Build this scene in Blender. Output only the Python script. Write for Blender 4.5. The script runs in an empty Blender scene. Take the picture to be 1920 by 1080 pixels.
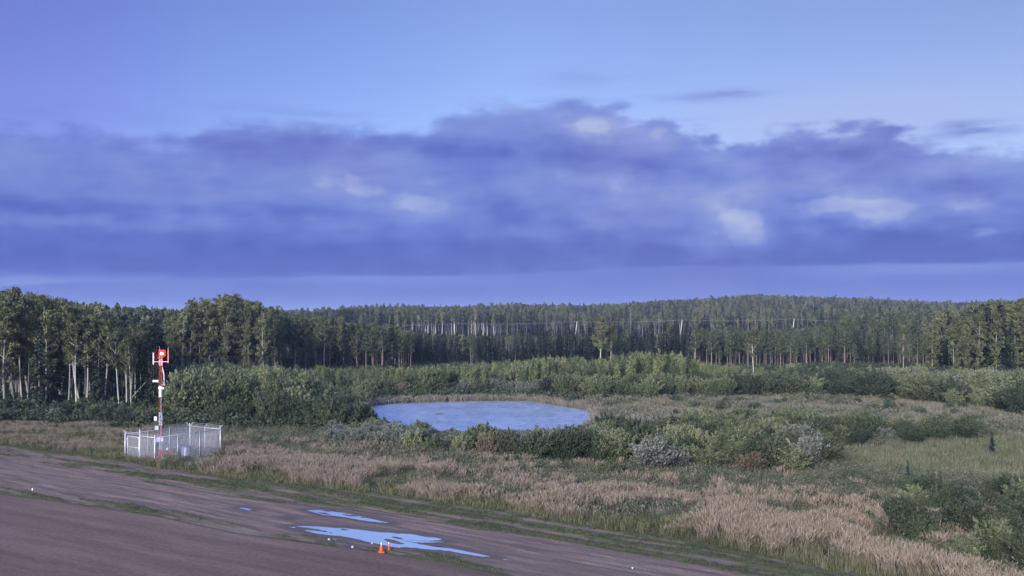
import bpy, math, random
import numpy as np

# ------------------------------------------------------------------ constants
H, F, HZ = 12.0, 1700.0, 595.0       # camera height, focal length and horizon row of a 1920x1080 frame
sc = bpy.context.scene
COL = sc.collection

# ------------------------------------------------------------------ camera
cam_d = bpy.data.cameras.new('camera'); cam = bpy.data.objects.new('camera', cam_d); COL.objects.link(cam)
cam_d.sensor_fit = 'HORIZONTAL'; cam_d.sensor_width = 36; cam_d.lens = 36 * F / 1920
cam.location = (0, 0, H); cam.rotation_euler = (math.radians(90), 0, 0)
cam_d.shift_y = (HZ - 540) / 1920
cam_d.clip_start = 0.5; cam_d.clip_end = 30000
sc.camera = cam

# ------------------------------------------------------------------ light, exposure
EXPO = 2.05
SKY = 0.1
SUN_EL, SUN_AZ = 17.0, 205.0          # the low sun stands behind the camera, a little to its left
vs = sc.view_settings
sc.display_settings.display_device = 'sRGB'
vs.view_transform = 'Standard'; vs.look = 'None'; vs.gamma = 1; vs.exposure = EXPO; vs.use_curve_mapping = False
sun_d = bpy.data.lights.new('sun', 'SUN'); sun = bpy.data.objects.new('sun', sun_d); COL.objects.link(sun)
sun_d.energy = 1.5; sun_d.angle = math.radians(14); sun_d.color = (1.0, 0.93, 0.84)
_a, _e = math.radians(SUN_AZ), math.radians(SUN_EL)
from mathutils import Vector
_sv = Vector((math.sin(_a) * math.cos(_e), math.cos(_a) * math.cos(_e), math.sin(_e)))
sun.rotation_euler = _sv.to_track_quat('Z', 'Y').to_euler()


def lin(r, g, b):
    f = lambda c: (c / 255 / 12.92) if c / 255 <= 0.04045 else ((c / 255 + 0.055) / 1.055) ** 2.4
    return (f(r), f(g), f(b), 1)


class NT:
    """small node-tree writer"""
    def __init__(s, tree): s.t = tree
    def n(s, kind, **kw):
        nd = s.t.nodes.new(kind)
        for k, v in kw.items(): setattr(nd, k, v)
        return nd
    def put(s, sock, v):
        if v is None: return
        if isinstance(v, bpy.types.NodeSocket): s.t.links.new(v, sock)
        else: sock.default_value = v
    def m(s, op, a, b=None, c=None, clamp=False):
        nd = s.n('ShaderNodeMath', operation=op, use_clamp=clamp)
        for i, v in enumerate((a, b, c)): s.put(nd.inputs[i], v)
        return nd.outputs[0]
    def v(s, op, a, b=None, out=0):
        nd = s.n('ShaderNodeVectorMath', operation=op)
        s.put(nd.inputs[0], a)
        if b is not None: s.put(nd.inputs[1], b)
        return nd.outputs['Value'] if op in ('DOT_PRODUCT', 'LENGTH') else nd.outputs[0]
    def xyz(s, x, y, z):
        nd = s.n('ShaderNodeCombineXYZ')
        for i, v in enumerate((x, y, z)): s.put(nd.inputs[i], v)
        return nd.outputs[0]
    def noise(s, vec, scale, detail=4, rough=0.5, out='Fac', dist=0.0):
        nd = s.n('ShaderNodeTexNoise')
        s.put(nd.inputs['Vector'], vec); s.put(nd.inputs['Scale'], scale)
        s.put(nd.inputs['Detail'], detail); s.put(nd.inputs['Roughness'], rough); s.put(nd.inputs['Distortion'], dist)
        return nd.outputs[out]
    def ss(s, x, a, b):
        nd = s.n('ShaderNodeMapRange', interpolation_type='SMOOTHSTEP')
        s.put(nd.inputs[0], x); s.put(nd.inputs[1], a); s.put(nd.inputs[2], b)
        return nd.outputs[0]
    def ramp(s, fac, stops, interp='LINEAR'):
        nd = s.n('ShaderNodeValToRGB'); cr = nd.color_ramp; cr.interpolation = interp
        while len(cr.elements) < len(stops): cr.elements.new(0.5)
        for e, (p, c) in zip(cr.elements, stops): e.position = p; e.color = c
        s.put(nd.inputs[0], fac)
        return nd.outputs[0]
    def mix(s, fac, a, b, blend='MIX'):
        nd = s.n('ShaderNodeMix', data_type='RGBA', blend_type=blend)
        s.put(nd.inputs[0], fac); s.put(nd.inputs[6], a); s.put(nd.inputs[7], b)
        return nd.outputs[2]
    def attr(s, name, out='Fac'):
        nd = s.n('ShaderNodeAttribute', attribute_name=name)
        return nd.outputs[out]
    def curve(s, x, pts, lo, hi, vlo, vhi):
        """piecewise smooth function of x through pts"""
        nd = s.n('ShaderNodeFloatCurve'); cu = nd.mapping.curves[0]
        pp = [((a - lo) / (hi - lo), (b - vlo) / (vhi - vlo)) for a, b in pts]
        while len(cu.points) < len(pp): cu.points.new(0.5, 0.5)
        for q, (a, b) in zip(cu.points, pp): q.location = (a, b)
        nd.mapping.update()
        t = s.m('DIVIDE', s.m('SUBTRACT', x, lo), hi - lo, clamp=True)
        s.put(nd.inputs['Value'], t)
        return s.m('MULTIPLY_ADD', nd.outputs[0], vhi - vlo, vlo)


def build_world():
    w = bpy.data.worlds.new('World'); sc.world = w; w.use_nodes = True
    t = w.node_tree; t.nodes.clear(); g = NT(t)
    sky = g.n('ShaderNodeTexSky', sky_type='NISHITA', sun_disc=False)
    sky.sun_elevation = math.radians(SUN_EL); sky.sun_rotation = math.radians(SUN_AZ)
    sky.altitude = 350; sky.air_density = 1.0; sky.dust_density = 0.6; sky.ozone_density = 2.5
    d = g.v('NORMALIZE', g.n('ShaderNodeTexCoord').outputs['Generated'])
    sp = g.n('ShaderNodeSeparateXYZ'); g.put(sp.inputs[0], d)
    x, y, z = sp.outputs
    R = 57.29578
    A0 = g.m('MULTIPLY', g.m('ARCTAN2', x, y), R)
    E0 = g.m('MULTIPLY', g.m('ARCSINE', z), R)
    # warp so that cloud edges are ragged
    st = g.v('MULTIPLY', d, (1, 1, 2.6))
    wn = g.noise(st, 7.0, 5, 0.55, 'Color')
    wv = g.v('SUBTRACT', wn, (0.5, 0.5, 0.5))
    ws = g.n('ShaderNodeSeparateXYZ'); g.put(ws.inputs[0], wv)
    A = g.m('MULTIPLY_ADD', ws.outputs[0], 5.0, A0)
    E = g.m('MULTIPLY_ADD', ws.outputs[1], 1.9, E0)
    AE = g.xyz(A, E, 0.0)
    AEs = g.xyz(g.m('MULTIPLY_ADD', ws.outputs[2], 2.0, A0), g.m('MULTIPLY_ADD', ws.outputs[1], 0.6, E0), 0.0)

    def ang(px, py):
        a = math.atan((px - 960) / F); return math.degrees(a), math.degrees(math.atan((HZ - py) / F * math.cos(a)))

    def blobs(lst, src=None, hard=1.0):
        tot = None
        for (px, py, rx, ry, wt) in lst:
            a, e = ang(px, py)
            ra, re = rx / 29.7 * math.cos(math.radians(a)) ** 2, ry / 29.7
            q = g.v('MULTIPLY', g.v('SUBTRACT', src or AE, (a, e, 0)), (1 / ra, 1 / re, 0))
            r2 = g.v('DOT_PRODUCT', q, q)
            if hard != 1.0: r2 = g.m('POWER', r2, hard)
            b = g.m('MULTIPLY', g.m('POWER', 2.71828, g.m('MULTIPLY', r2, -1.0)), wt)
            tot = b if tot is None else g.m('ADD', tot, b)
        return tot

    # --- upper edge of the cloud bank
    top = [(0, 214), (90, 222), (200, 240), (300, 252), (400, 232), (520, 220), (640, 226), (740, 240), (830, 214), (900, 196), (1000, 194),
           (1100, 198), (1180, 208), (1250, 232), (1330, 258), (1395, 272), (1450, 248), (1540, 238), (1640, 238), (1700, 250), (1760, 268), (1920, 275)]
    edge = g.curve(A0, [(ang(px, 0)[0], ang(px, py)[1]) for px, py in top], -31, 31, 8, 16)
    puff = g.noise(g.v('MULTIPLY', d, (1, 1, 1.8)), 26.0, 5, 0.5)
    dd = g.m('ADD', g.m('SUBTRACT', edge, E0), g.m('MULTIPLY', g.m('SUBTRACT', puff, 0.5), 3.0))
    wisp = g.noise(g.v('MULTIPLY', d, (1, 1, 6)), 11.0, 6, 0.6)
    dd = g.m('ADD', dd, g.m('MULTIPLY', g.m('SUBTRACT', wisp, 0.5), 1.8))
    bank = g.ss(dd, -0.40, g.m('MULTIPLY_ADD', g.ss(A0, -8.0, 10.0), -0.65, 1.20))
    # loose streaks above it
    streak = blobs([(1100, 148, 95, 17, .42), (1270, 140, 80, 9, .12), (1340, 180, 95, 9, .75), (1400, 173, 50, 7, .45), (1830, 240, 70, 11, .8),
                    (1790, 232, 45, 6, .4), (430, 202, 60, 8, .35), (560, 212, 120, 8, .45), (760, 140, 70, 10, .13), (120, 190, 130, 12, .3), (50, 205, 90, 14, .35),
                    (1290, 222, 60, 4, .3), (1060, 190, 110, 6, .5), (300, 225, 160, 10, .25), (1700, 262, 220, 8, .3)], AEs)
    fine = g.noise(g.v('MULTIPLY', d, (1, 1, 7)), 17.0, 5, 0.6)
    streak = g.m('MULTIPLY', streak, g.ss(fine, 0.25, 0.6), clamp=True)
    mask = g.m('MAXIMUM', bank, streak)
    # --- brightness inside the bank
    lay = g.curve(E0, [(ang(960, p)[1], v) for p, v in ((640, .50), (575, .54), (540, .46), (500, .02), (475, .05), (430, .28), (390, .42), (350, .44), (310, .40), (275, .36), (240, .48), (200, .55))],
                  -2, 14, 0, 1)
    n1 = g.noise(g.v('MULTIPLY', d, (1, 1, 3.2)), 9.0, 6, 0.52)
    n2 = g.noise(g.v('MULTIPLY', d, (1, 1, 1.6)), 24.0, 5, 0.55)
    nn = g.m('ADD', g.m('MULTIPLY', g.m('SUBTRACT', n1, 0.5), 0.42), g.m('MULTIPLY', g.m('SUBTRACT', n2, 0.5), 0.34))
    light = blobs([(780, 375, 75, 50, .34), (830, 400, 30, 22, .15), (640, 345, 120, 45, .14), (200, 410, 180, 20, .16), (400, 420, 90, 18, .16), (110, 300, 200, 60, .10),
                   (700, 310, 160, 20, .12), (560, 255, 60, 22, .12),
                   (1390, 435, 70, 36, .52), (1380, 370, 60, 50, .32), (1150, 335, 90, 45, .22), (1250, 380, 130, 40, .16), (1570, 395, 70, 22, .36), (1650, 400, 52, 26, .36),
                   (1500, 340, 70, 30, .15), (1120, 245, 80, 26, .22), (1220, 250, 60, 24, .18), (1810, 385, 80, 16, .26), (1880, 430, 80, 12, .26), (1700, 320, 200, 14, .12),
                   (1870, 290, 90, 16, .16), (300, 530, 200, 14, .12), (1050, 440, 100, 20, .06), (560, 430, 80, 30, .03), (870, 250, 80, 14, .10)])
    dark = blobs([(560, 275, 190, 24, .26), (820, 285, 110, 14, .12), (250, 390, 260, 16, .30), (80, 385, 160, 14, .10), (620, 402, 130, 12, .12), (60, 265, 120, 16, .08),
                  (700, 370, 42, 22, .18), (1000, 290, 130, 22, .10), (1200, 295, 150, 14, .22), (1560, 278, 150, 18, .20), (1720, 290, 80, 14, .12), (1000, 400, 120, 60, .10),
                  (600, 500, 330, 14, .10), (1250, 465, 130, 16, .06), (1700, 455, 180, 24, .10), (1600, 440, 90, 14, .10), (870, 330, 60, 30, .08), (1840, 335, 110, 12, .12)])
    n3 = g.noise(g.v('MULTIPLY', d, (1, 1, 8)), 15.0, 6, 0.6)
    nn = g.m('ADD', nn, g.m('MULTIPLY', g.m('SUBTRACT', n3, 0.5), 0.22))
    # relief: lumps are lit from above and from the right
    p0 = g.v('MULTIPLY', d, (1, 1, 2.0)); p1 = g.v('ADD', p0, (.014, 0, .020))
    rel = g.m('SUBTRACT', g.noise(p0, 13.0, 5, 0.5), g.noise(p1, 13.0, 5, 0.5))
    relw = g.m('MULTIPLY_ADD', g.ss(A0, -14.0, 20.0), 0.45, 0.45)
    nn = g.m('ADD', nn, g.m('MULTIPLY', rel, relw))
    heads = blobs([(1565, 392, 78, 20, .85), (1655, 402, 48, 26, .9), (1810, 386, 78, 13, .7), (1390, 432, 58, 36, .8), (1150, 330, 70, 30, .5), (790, 385, 75, 42, .6), (1110, 246, 60, 26, .5), (1225, 250, 48, 22, .5),
                   (650, 350, 80, 26, .45), (1870, 428, 80, 12, .6), (1560, 262, 110, 16, .4)])
    heads = g.m('MULTIPLY', g.ss(g.m('ADD', heads, g.m('MULTIPLY', g.m('SUBTRACT', puff, 0.5), 1.5)), 0.30, 0.62), g.m('MULTIPLY', g.ss(heads, 0.05, 0.3), 0.24))
    B = g.m('ADD', g.m('ADD', lay, nn), g.m('MULTIPLY_ADD', g.m('SUBTRACT', light, dark), 0.66, heads))
    # crisp flat base of the bank and the paler strip under it
    base = g.curve(A0, [(ang(px, 0)[0], ang(px, py)[1]) for px, py in ((0, 533), (150, 526), (350, 521), (560, 516), (700, 516), (860, 514), (1000, 508), (1200, 498), (1500, 494), (1700, 491), (1920, 487))], -31, 31, 1, 5)
    bn = g.noise(g.v('MULTIPLY', d, (1, 1, 5)), 12.0, 4, 0.5)
    under = g.m('ADD', g.m('SUBTRACT', base, E0), g.m('MULTIPLY', g.m('SUBTRACT', bn, 0.5), 0.35))
    um = g.ss(under, -0.03, 0.22)
    rim = blobs([(680, 522, 230, 10, .18), (1750, 503, 240, 12, .26), (300, 535, 130, 12, .10)], AEs)
    ub = g.m('ADD', g.m('MULTIPLY_ADD', g.m('SUBTRACT', n1, 0.5), 0.26, 0.22), rim)
    B = g.m('ADD', g.m('MULTIPLY', B, g.m('SUBTRACT', 1.0, um)), g.m('MULTIPLY', ub, um), clamp=True)
    k = 1.0 / (SKY * 2 ** EXPO)
    def cc(r, gg, b):
        c = lin(r, gg, b); return (c[0] * k, c[1] * k, c[2] * k, 1)
    blue = g.ramp(B, [(0.0, cc(68, 88, 180)), (0.2, cc(84, 106, 194)), (0.4, cc(105, 128, 207)), (0.6, cc(124, 143, 212)), (0.8, cc(146, 162, 217)), (1.0, cc(172, 184, 222))])
    viol = g.ramp(B, [(0.0, cc(84, 92, 178)), (0.2, cc(104, 111, 191)), (0.4, cc(120, 129, 202)), (0.6, cc(136, 145, 209)), (0.8, cc(154, 163, 214)), (1.0, cc(176, 184, 221))])
    pv = blobs([(550, 285, 260, 50, .8), (1150, 260, 130, 60, .9), (1200, 400, 200, 80, .6), (1600, 280, 260, 70, .9), (300, 350, 120, 40, .4), (1350, 520, 120, 60, .4), (1820, 360, 140, 50, .4), (660, 330, 60, 50, .4)])
    pv = g.m('ADD', pv, g.m('MULTIPLY', g.m('SUBTRACT', g.noise(d, 5.0, 3, 0.5), 0.5), 0.7), clamp=True); pv = g.m('MULTIPLY', pv, 0.75)
    cloud = g.mix(pv, blue, viol)
    # --- clear sky: the physical sky, cooled like the camera's white balance
    tintx = g.ss(A0, -31.0, 31.0)
    tint = g.ramp(tintx, [(0.0, (0.56, 0.43, 0.80, 1)), (0.10, (0.60, 0.55, 0.81, 1)), (0.5, (0.75, 0.66, 0.82, 1)), (1.0, (0.68, 0.56, 0.66, 1))])
    CK = 0.72 * 2 ** (1.5 - EXPO); CB = 1.0 / CK
    tint = g.mix(g.ss(y, 0.75, -0.35), tint, (1.12 * CB, 1.06 * CB, 1.15 * CB, 1))      # the bright side of the sky is behind the camera
    clear = g.mix(1.0, sky.outputs[0], g.mix(1.0, tint, (CK, CK, CK, 1), 'MULTIPLY'), 'MULTIPLY')
    glow = blobs([(1600, 225, 380, 60, .62)], AEs)
    clear = g.mix(g.m('MULTIPLY', glow, 1.0, clamp=True), clear, cc(176, 188, 232))
    allc = g.mix(g.m('MULTIPLY', mask, g.m('MULTIPLY_ADD', g.ss(dd, 0.0, 3.0), 0.12, 0.84), clamp=True), clear, cloud)
    # ground half of the world: dull forest tone, never seen
    allc = g.mix(g.ss(E0, -0.2, -4.0), allc, cc(52, 58, 56))
    w.cycles.sampling_method = 'MANUAL'; w.cycles.sample_map_resolution = 512
    bg = g.n('ShaderNodeBackground'); g.put(bg.inputs[0], allc); bg.inputs[1].default_value = SKY
    out = g.n('ShaderNodeOutputWorld'); t.links.new(bg.outputs[0], out.inputs[0])
build_world()
sc.cycles.max_bounces = 5; sc.cycles.diffuse_bounces = 3; sc.cycles.glossy_bounces = 2; sc.cycles.transmission_bounces = 2
sc.cycles.transparent_max_bounces = 4; sc.cycles.use_denoising = True
sc.cycles.denoising_input_passes = 'RGB_ALBEDO_NORMAL'; sc.cycles.volume_bounces = 0

# ------------------------------------------------------------------ helpers
rng = np.random.default_rng(7)
ZONE = {}


def wpt(px, py, z=0.0):
    Y = (H - z) * F / (py - HZ)
    return ((px - 960) / F * Y, Y)


def hsh(ix, iy, s):
    v = np.sin(ix * 127.1 + iy * 311.7 + s * 74.7) * 43758.5453
    return v - np.floor(v)


def vnoise(x, y, s=0):
    ix, iy = np.floor(x), np.floor(y); fx, fy = x - ix, y - iy
    fx = fx * fx * (3 - 2 * fx); fy = fy * fy * (3 - 2 * fy)
    a, b, c, d = hsh(ix, iy, s), hsh(ix + 1, iy, s), hsh(ix, iy + 1, s), hsh(ix + 1, iy + 1, s)
    return (a * (1 - fx) + b * fx) * (1 - fy) + (c * (1 - fx) + d * fx) * fy


def fbm(x, y, s=0, o=4):
    t = 0; a = 0.5
    for i in range(o):
        t = t + a * vnoise(x, y, s + i * 3.1); x = x * 2.03 + 5; y = y * 2.03 + 7; a *= 0.5
    return t / (1 - 0.5 ** o)


def sst(x, a, b):
    t = np.clip((x - a) / (b - a), 0, 1); return t * t * (3 - 2 * t)


def inpoly(x, y, poly):
    x = np.asarray(x, float); y = np.asarray(y, float); r = np.zeros(x.shape, bool)
    n = len(poly)
    for i in range(n):
        x1, y1 = poly[i]; x2, y2 = poly[(i + 1) % n]
        c = (y1 > y) != (y2 > y)
        with np.errstate(divide='ignore', invalid='ignore'):
            xi = (x2 - x1) * (y - y1) / (y2 - y1 + 1e-12) + x1
        r ^= c & (x < xi)
    return r


def polydist(x, y, poly):
    """distance to the outline, negative inside"""
    x = np.asarray(x, float); y = np.asarray(y, float); d = np.full(x.shape, 1e9)
    for i in range(len(poly)):
        ax, ay = poly[i]; bx, by = poly[(i + 1) % len(poly)]
        vx, vy = bx - ax, by - ay
        t = np.clip(((x - ax) * vx + (y - ay) * vy) / (vx * vx + vy * vy + 1e-9), 0, 1)
        d = np.minimum(d, np.hypot(x - ax - t * vx, y - ay - t * vy))
    return np.where(inpoly(x, y, poly), -d, d)


# the two edges of the strip beside the runway, measured on the ground
RUN = [wpt(*p) for p in ((0, 927), (167, 950), (300, 970), (433, 1000), (633, 1027), (712, 1037), (806, 1053), (931, 1078))]
EDG = [wpt(*p) for p in ((0, 832), (120, 848), (233, 863), (300, 877), (500, 905), (690, 922), (790, 937), (940, 957), (1007, 970), (1140, 993), (1280, 1010), (1413, 1037), (1547, 1067), (1600, 1080))]


def _ext(pts, x0, x1):
    (a, b), (c, d) = pts[0], pts[2]; s0 = (d - b) / (c - a)
    (e, f), (g, h) = pts[-3], pts[-1]; s1 = (h - f) / (g - e)
    return [(x0, b + (x0 - a) * s0)] + pts + [(x1, h + (x1 - g) * s1)]


RUN = _ext(RUN, -260, 160); EDG = _ext(EDG, -260, 160)
_rx, _ry = zip(*RUN); _ex, _ey = zip(*EDG)
yrun = lambda x: np.interp(x, _rx, _ry)
yedge = lambda x: np.interp(x, _ex, _ey)

SKYL = [(-300, 545), (0, 556), (130, 570), (260, 580), (345, 582), (430, 582), (500, 585), (530, 590), (555, 589), (580, 584), (640, 579), (700, 574), (850, 575), (960, 571), (1040, 571), (1100, 573), (1180, 569), (1230, 563),
        (1300, 561), (1350, 557), (1400, 552), (1450, 554), (1520, 556), (1600, 558), (1700, 563), (1780, 567), (1850, 566), (1920, 564), (2300, 560)]
skyl = lambda px: np.interp(px, *zip(*SKYL))
PW = -2.05                                             # water level of the pond
POND = [wpt(px, py, PW) for px, py in ((683, 766), (700, 760), (745, 756), (850, 752.5), (930, 751.5), (1000, 752), (1030, 757), (1062, 763), (1100, 769), (1113, 777),
                                       (1114, 798), (1085, 815), (960, 820), (850, 820), (760, 818), (715, 806), (694, 786))]


def zg(x, y):
    """height of the natural ground"""
    x = np.asarray(x, float); y = np.asarray(y, float)
    d = (y - yedge(x)) * 0.78
    z = -0.05 - 0.95 * sst(d, 0.5, 16) - 0.65 * sst(d, 16, 45)
    z = z + 0.35 * (fbm(x / 9, y / 9, 3) - 0.5) * sst(d, 1, 12) + 0.12 * (fbm(x / 1.7, y / 1.7, 5) - 0.5) * sst(d, 0.3, 3)
    z = np.where(d < 0, -0.05 - 0.25 * sst(-d, 0.0, 1.2), z)
    px = 960 + F * x / np.maximum(y, 30)
    z = z + 1.6 * sst(y, 200, 330) + 2.0 * sst(y, 330, 470)
    ridge = np.clip(12 + (595 - skyl(px)) / F * 900 - 13.0, 4, 60)
    z = z + (ridge - 2.0) * sst(y, 440, 900)
    far = 30 * np.exp(-((px - 545) / 90.0) ** 2) + 13
    z = np.where(y > 1200, z * (1 - sst(y, 1200, 2200)) + (far - 2) * sst(y, 1800, 3400), z)
    # left foreground: gentle rise under the aspens
    z = z + 0.5 * sst(-x, 25, 60) * sst(y, 85, 120) * (1 - sst(y, 200, 330))
    dp = polydist(np.clip(x, -80, 80), np.clip(y, 60, 200), POND)
    near = (np.abs(x) < 79) & (y > 61) & (y < 199)
    bank = sst(dp, 0.0, 6.0)
    zb = np.where(dp < 0, PW - 0.9 * sst(-dp, 0, 3) - 0.05, (PW + 0.02) * (1 - bank) + z * bank)
    return np.where(near, zb, z)


def proj(x, y, z):
    return 960 + F * x / y, HZ - F * (z - H) / y


def mesh(name, V, faces, mats=(), midx=None, attrs=None, smooth=False):
    """faces: int array (n,3) or (n,4), or a list of such arrays"""
    me = bpy.data.meshes.new(name)
    if not isinstance(faces, list): faces = [faces]
    V = np.ascontiguousarray(V, np.float32)
    me.vertices.add(len(V)); me.vertices.foreach_set('co', V.ravel())
    loops = np.concatenate([f.ravel() for f in faces]).astype(np.int32)
    cnt = np.concatenate([np.full(len(f), f.shape[1]) for f in faces]).astype(np.int32)
    me.loops.add(len(loops)); me.loops.foreach_set('vertex_index', loops)
    me.polygons.add(len(cnt))
    start = np.concatenate([[0], np.cumsum(cnt)[:-1]]).astype(np.int32)
    me.polygons.foreach_set('loop_start', start)
    me.polygons.foreach_set('loop_total', cnt)
    for m in mats: me.materials.append(m)
    if midx is not None: me.polygons.foreach_set('material_index', np.ascontiguousarray(midx, np.int32))
    me.polygons.foreach_set('use_smooth', np.full(len(cnt), smooth))
    for k, (dom, a) in (attrs or {}).items():
        at = me.attributes.new(k, 'FLOAT', dom); at.data.foreach_set('value', np.ascontiguousarray(a, np.float32))
    me.update(calc_edges=True); me.validate()
    return me


class Geo:
    """collects pieces into one mesh"""
    def __init__(s): s.V = []; s.Q = []; s.T = []; s.qm = []; s.tm = []; s.qa = []; s.ta = []; s.n = 0
    def add(s, V, Fc, mat=0, tint=0.5):
        V = np.asarray(V, float).reshape(-1, 3); Fc = np.asarray(Fc, int)
        if len(Fc) == 0: return s
        k = Fc.shape[1]; L = (s.Q, s.qm, s.qa) if k == 4 else (s.T, s.tm, s.ta)
        L[0].append(Fc + s.n); L[1].append(np.full(len(Fc), mat)); L[2].append(np.broadcast_to(np.asarray(tint, float), (len(Fc),)))
        s.V.append(V); s.n += len(V); return s
    def box(s, c, sz, mat=0, rz=0.0, tint=0.5, taper=1.0):
        x, y, z = np.array(sz) / 2
        P = np.array([(-x, -y, -z), (x, -y, -z), (x, y, -z), (-x, y, -z), (-x * taper, -y * taper, z), (x * taper, -y * taper, z), (x * taper, y * taper, z), (-x * taper, y * taper, z)])
        ca, sa = math.cos(rz), math.sin(rz)
        P = np.stack([P[:, 0] * ca - P[:, 1] * sa, P[:, 0] * sa + P[:, 1] * ca, P[:, 2]], 1) + np.array(c)
        return s.add(P, [(0, 3, 2, 1), (4, 5, 6, 7), (0, 1, 5, 4), (1, 2, 6, 5), (2, 3, 7, 6), (3, 0, 4, 7)], mat, tint)
    def tube(s, pts, rad, sides=6, mat=0, tint=0.5, cap=True):
        pts = np.asarray(pts, float); n = len(pts); rad = np.broadcast_to(np.asarray(rad, float), (n,))
        tg = np.gradient(pts, axis=0); tg /= np.linalg.norm(tg, axis=1)[:, None] + 1e-12
        up = np.array([0, 0, 1.0]) if abs(tg[0][2]) < 0.9 else np.array([1.0, 0, 0])
        a = np.cross(tg, up); a /= np.linalg.norm(a, axis=1)[:, None] + 1e-12; b = np.cross(tg, a)
        th = np.linspace(0, 2 * np.pi, sides, endpoint=False)
        P = pts[:, None] + rad[:, None, None] * (a[:, None] * np.cos(th)[None, :, None] + b[:, None] * np.sin(th)[None, :, None])
        i = np.arange(n - 1)[:, None] * sides; j = np.arange(sides)[None]; j2 = (j + 1) % sides
        Q = np.stack([i + j, i + j2, i + sides + j2, i + sides + j], -1).reshape(-1, 4)
        s.add(P.reshape(-1, 3), Q, mat, tint)
        if cap:
            T = [(0, k + 1, k) for k in range(1, sides - 1)] + [((n - 1) * sides, (n - 1) * sides + k, (n - 1) * sides + k + 1) for k in range(1, sides - 1)]
            s.n -= n * sides; s.add(np.zeros((0, 3)), T, mat, tint); s.n += n * sides
        return s
    def merge(s, o, matoff=0):
        for f, m, t in zip(o.Q, o.qm, o.qa): s.Q.append(f + s.n); s.qm.append(m + matoff); s.qa.append(t)
        for f, m, t in zip(o.T, o.tm, o.ta): s.T.append(f + s.n); s.tm.append(m + matoff); s.ta.append(t)
        s.V += o.V; s.n += o.n; return s
    def mesh(s, name, mats, smooth=False):
        fs, ms, ts = [], [], []
        if s.Q: fs.append(np.concatenate(s.Q)); ms.append(np.concatenate(s.qm)); ts.append(np.concatenate(s.qa))
        if s.T: fs.append(np.concatenate(s.T)); ms.append(np.concatenate(s.tm)); ts.append(np.concatenate(s.ta))
        return mesh(name, np.concatenate(s.V), fs, mats, np.concatenate(ms), {'tint': ('FACE', np.concatenate(ts))}, smooth)


def link(name, me, parent=None, loc=None, rz=0, kind=None, label=None, cat=None, group=None):
    o = bpy.data.objects.new(name, me); COL.objects.link(o)
    if parent is not None: o.parent = parent
    if loc is not None: o.location = loc
    if rz: o.rotation_euler = (0, 0, rz)
    for k, v in (('kind', kind), ('label', label), ('category', cat), ('group', group)):
        if v: o[k] = v
    return o


# ------------------------------------------------------------------ materials
def material(name):
    m = bpy.data.materials.new(name); m.use_nodes = True; m.node_tree.nodes.clear()
    return m, NT(m.node_tree)


def finish(m, g, shader): g.t.links.new(shader, g.n('ShaderNodeOutputMaterial').inputs[0]); return m


def principled(g, col, rough=0.8, metal=0.0, normal=None, spec=0.3, **kw):
    p = g.n('ShaderNodeBsdfPrincipled')
    g.put(p.inputs['Base Color'], col); g.put(p.inputs['Roughness'], rough); g.put(p.inputs['Metallic'], metal)
    g.put(p.inputs['Specular IOR Level'], spec)
    if normal is not None: g.put(p.inputs['Normal'], normal)
    for k, v in kw.items(): g.put(p.inputs[k], v)
    return p.outputs[0]


def C(r, gg, b): return (r, gg, b, 1)


def leafmat(name, cols, transl=0.25, obj=0.5, spec=0.25, patch=0.9):
    """leaves differ one by one and plant by plant"""
    m, g = material(name)
    t = g.attr('tint'); r = g.n('ShaderNodeObjectInfo').outputs['Random']
    f = g.m('ADD', g.m('MULTIPLY', t, 1 - obj), g.m('MULTIPLY', r, obj))
    pn = g.noise(g.n('ShaderNodeNewGeometry').outputs['Position'], 0.16, 3, 0.6)
    f = g.m('ADD', f, g.m('MULTIPLY', g.m('SUBTRACT', pn, 0.5), patch))
    n = len(cols); col = g.ramp(f, [(0.12 + 0.76 * i / (n - 1), c) for i, c in enumerate(cols)])
    a = principled(g, col, 0.62, spec=spec)
    b = g.n('ShaderNodeBsdfTranslucent'); g.put(b.inputs[0], col)
    mx = g.n('ShaderNodeMixShader'); mx.inputs[0].default_value = transl
    g.t.links.new(a, mx.inputs[1]); g.t.links.new(b.outputs[0], mx.inputs[2])
    return finish(m, g, mx.outputs[0])


def plain(name, col, rough=0.6, metal=0.0, var=0.15, scale=6.0, spec=0.4):
    m, g = material(name)
    n = g.noise(g.n('ShaderNodeTexCoord').outputs['Object'], scale, 4, 0.6)
    c = g.mix(g.ss(n, 0.3, 0.7), (col[0] * (1 - var), col[1] * (1 - var), col[2] * (1 - var), 1), (min(1, col[0] * (1 + var)), min(1, col[1] * (1 + var)), min(1, col[2] * (1 + var)), 1))
    return finish(m, g, principled(g, c, rough, metal, spec=spec))


def barkmat(name, c1, c2, c3, marks=0.0):
    m, g = material(name)
    o = g.n('ShaderNodeTexCoord').outputs['Object']
    r = g.n('ShaderNodeObjectInfo').outputs['Random']
    s1 = g.noise(g.v('MULTIPLY', o, (2.0, 2.0, 1.2)), 1.6, 4, 0.6)
    col = g.mix(g.ss(s1, 0.35, 0.7), c1, c2)
    s2 = g.noise(g.v('MULTIPLY', o, (1.5, 1.5, 6.0)), 2.0, 3, 0.7)
    col = g.mix(g.ss(s2, 0.62 - marks * 0.12, 0.72), col, c3)
    col = g.mix(g.m('MULTIPLY', r, 0.5), col, c3)
    return finish(m, g, principled(g, col, 0.85, spec=0.15))


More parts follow.
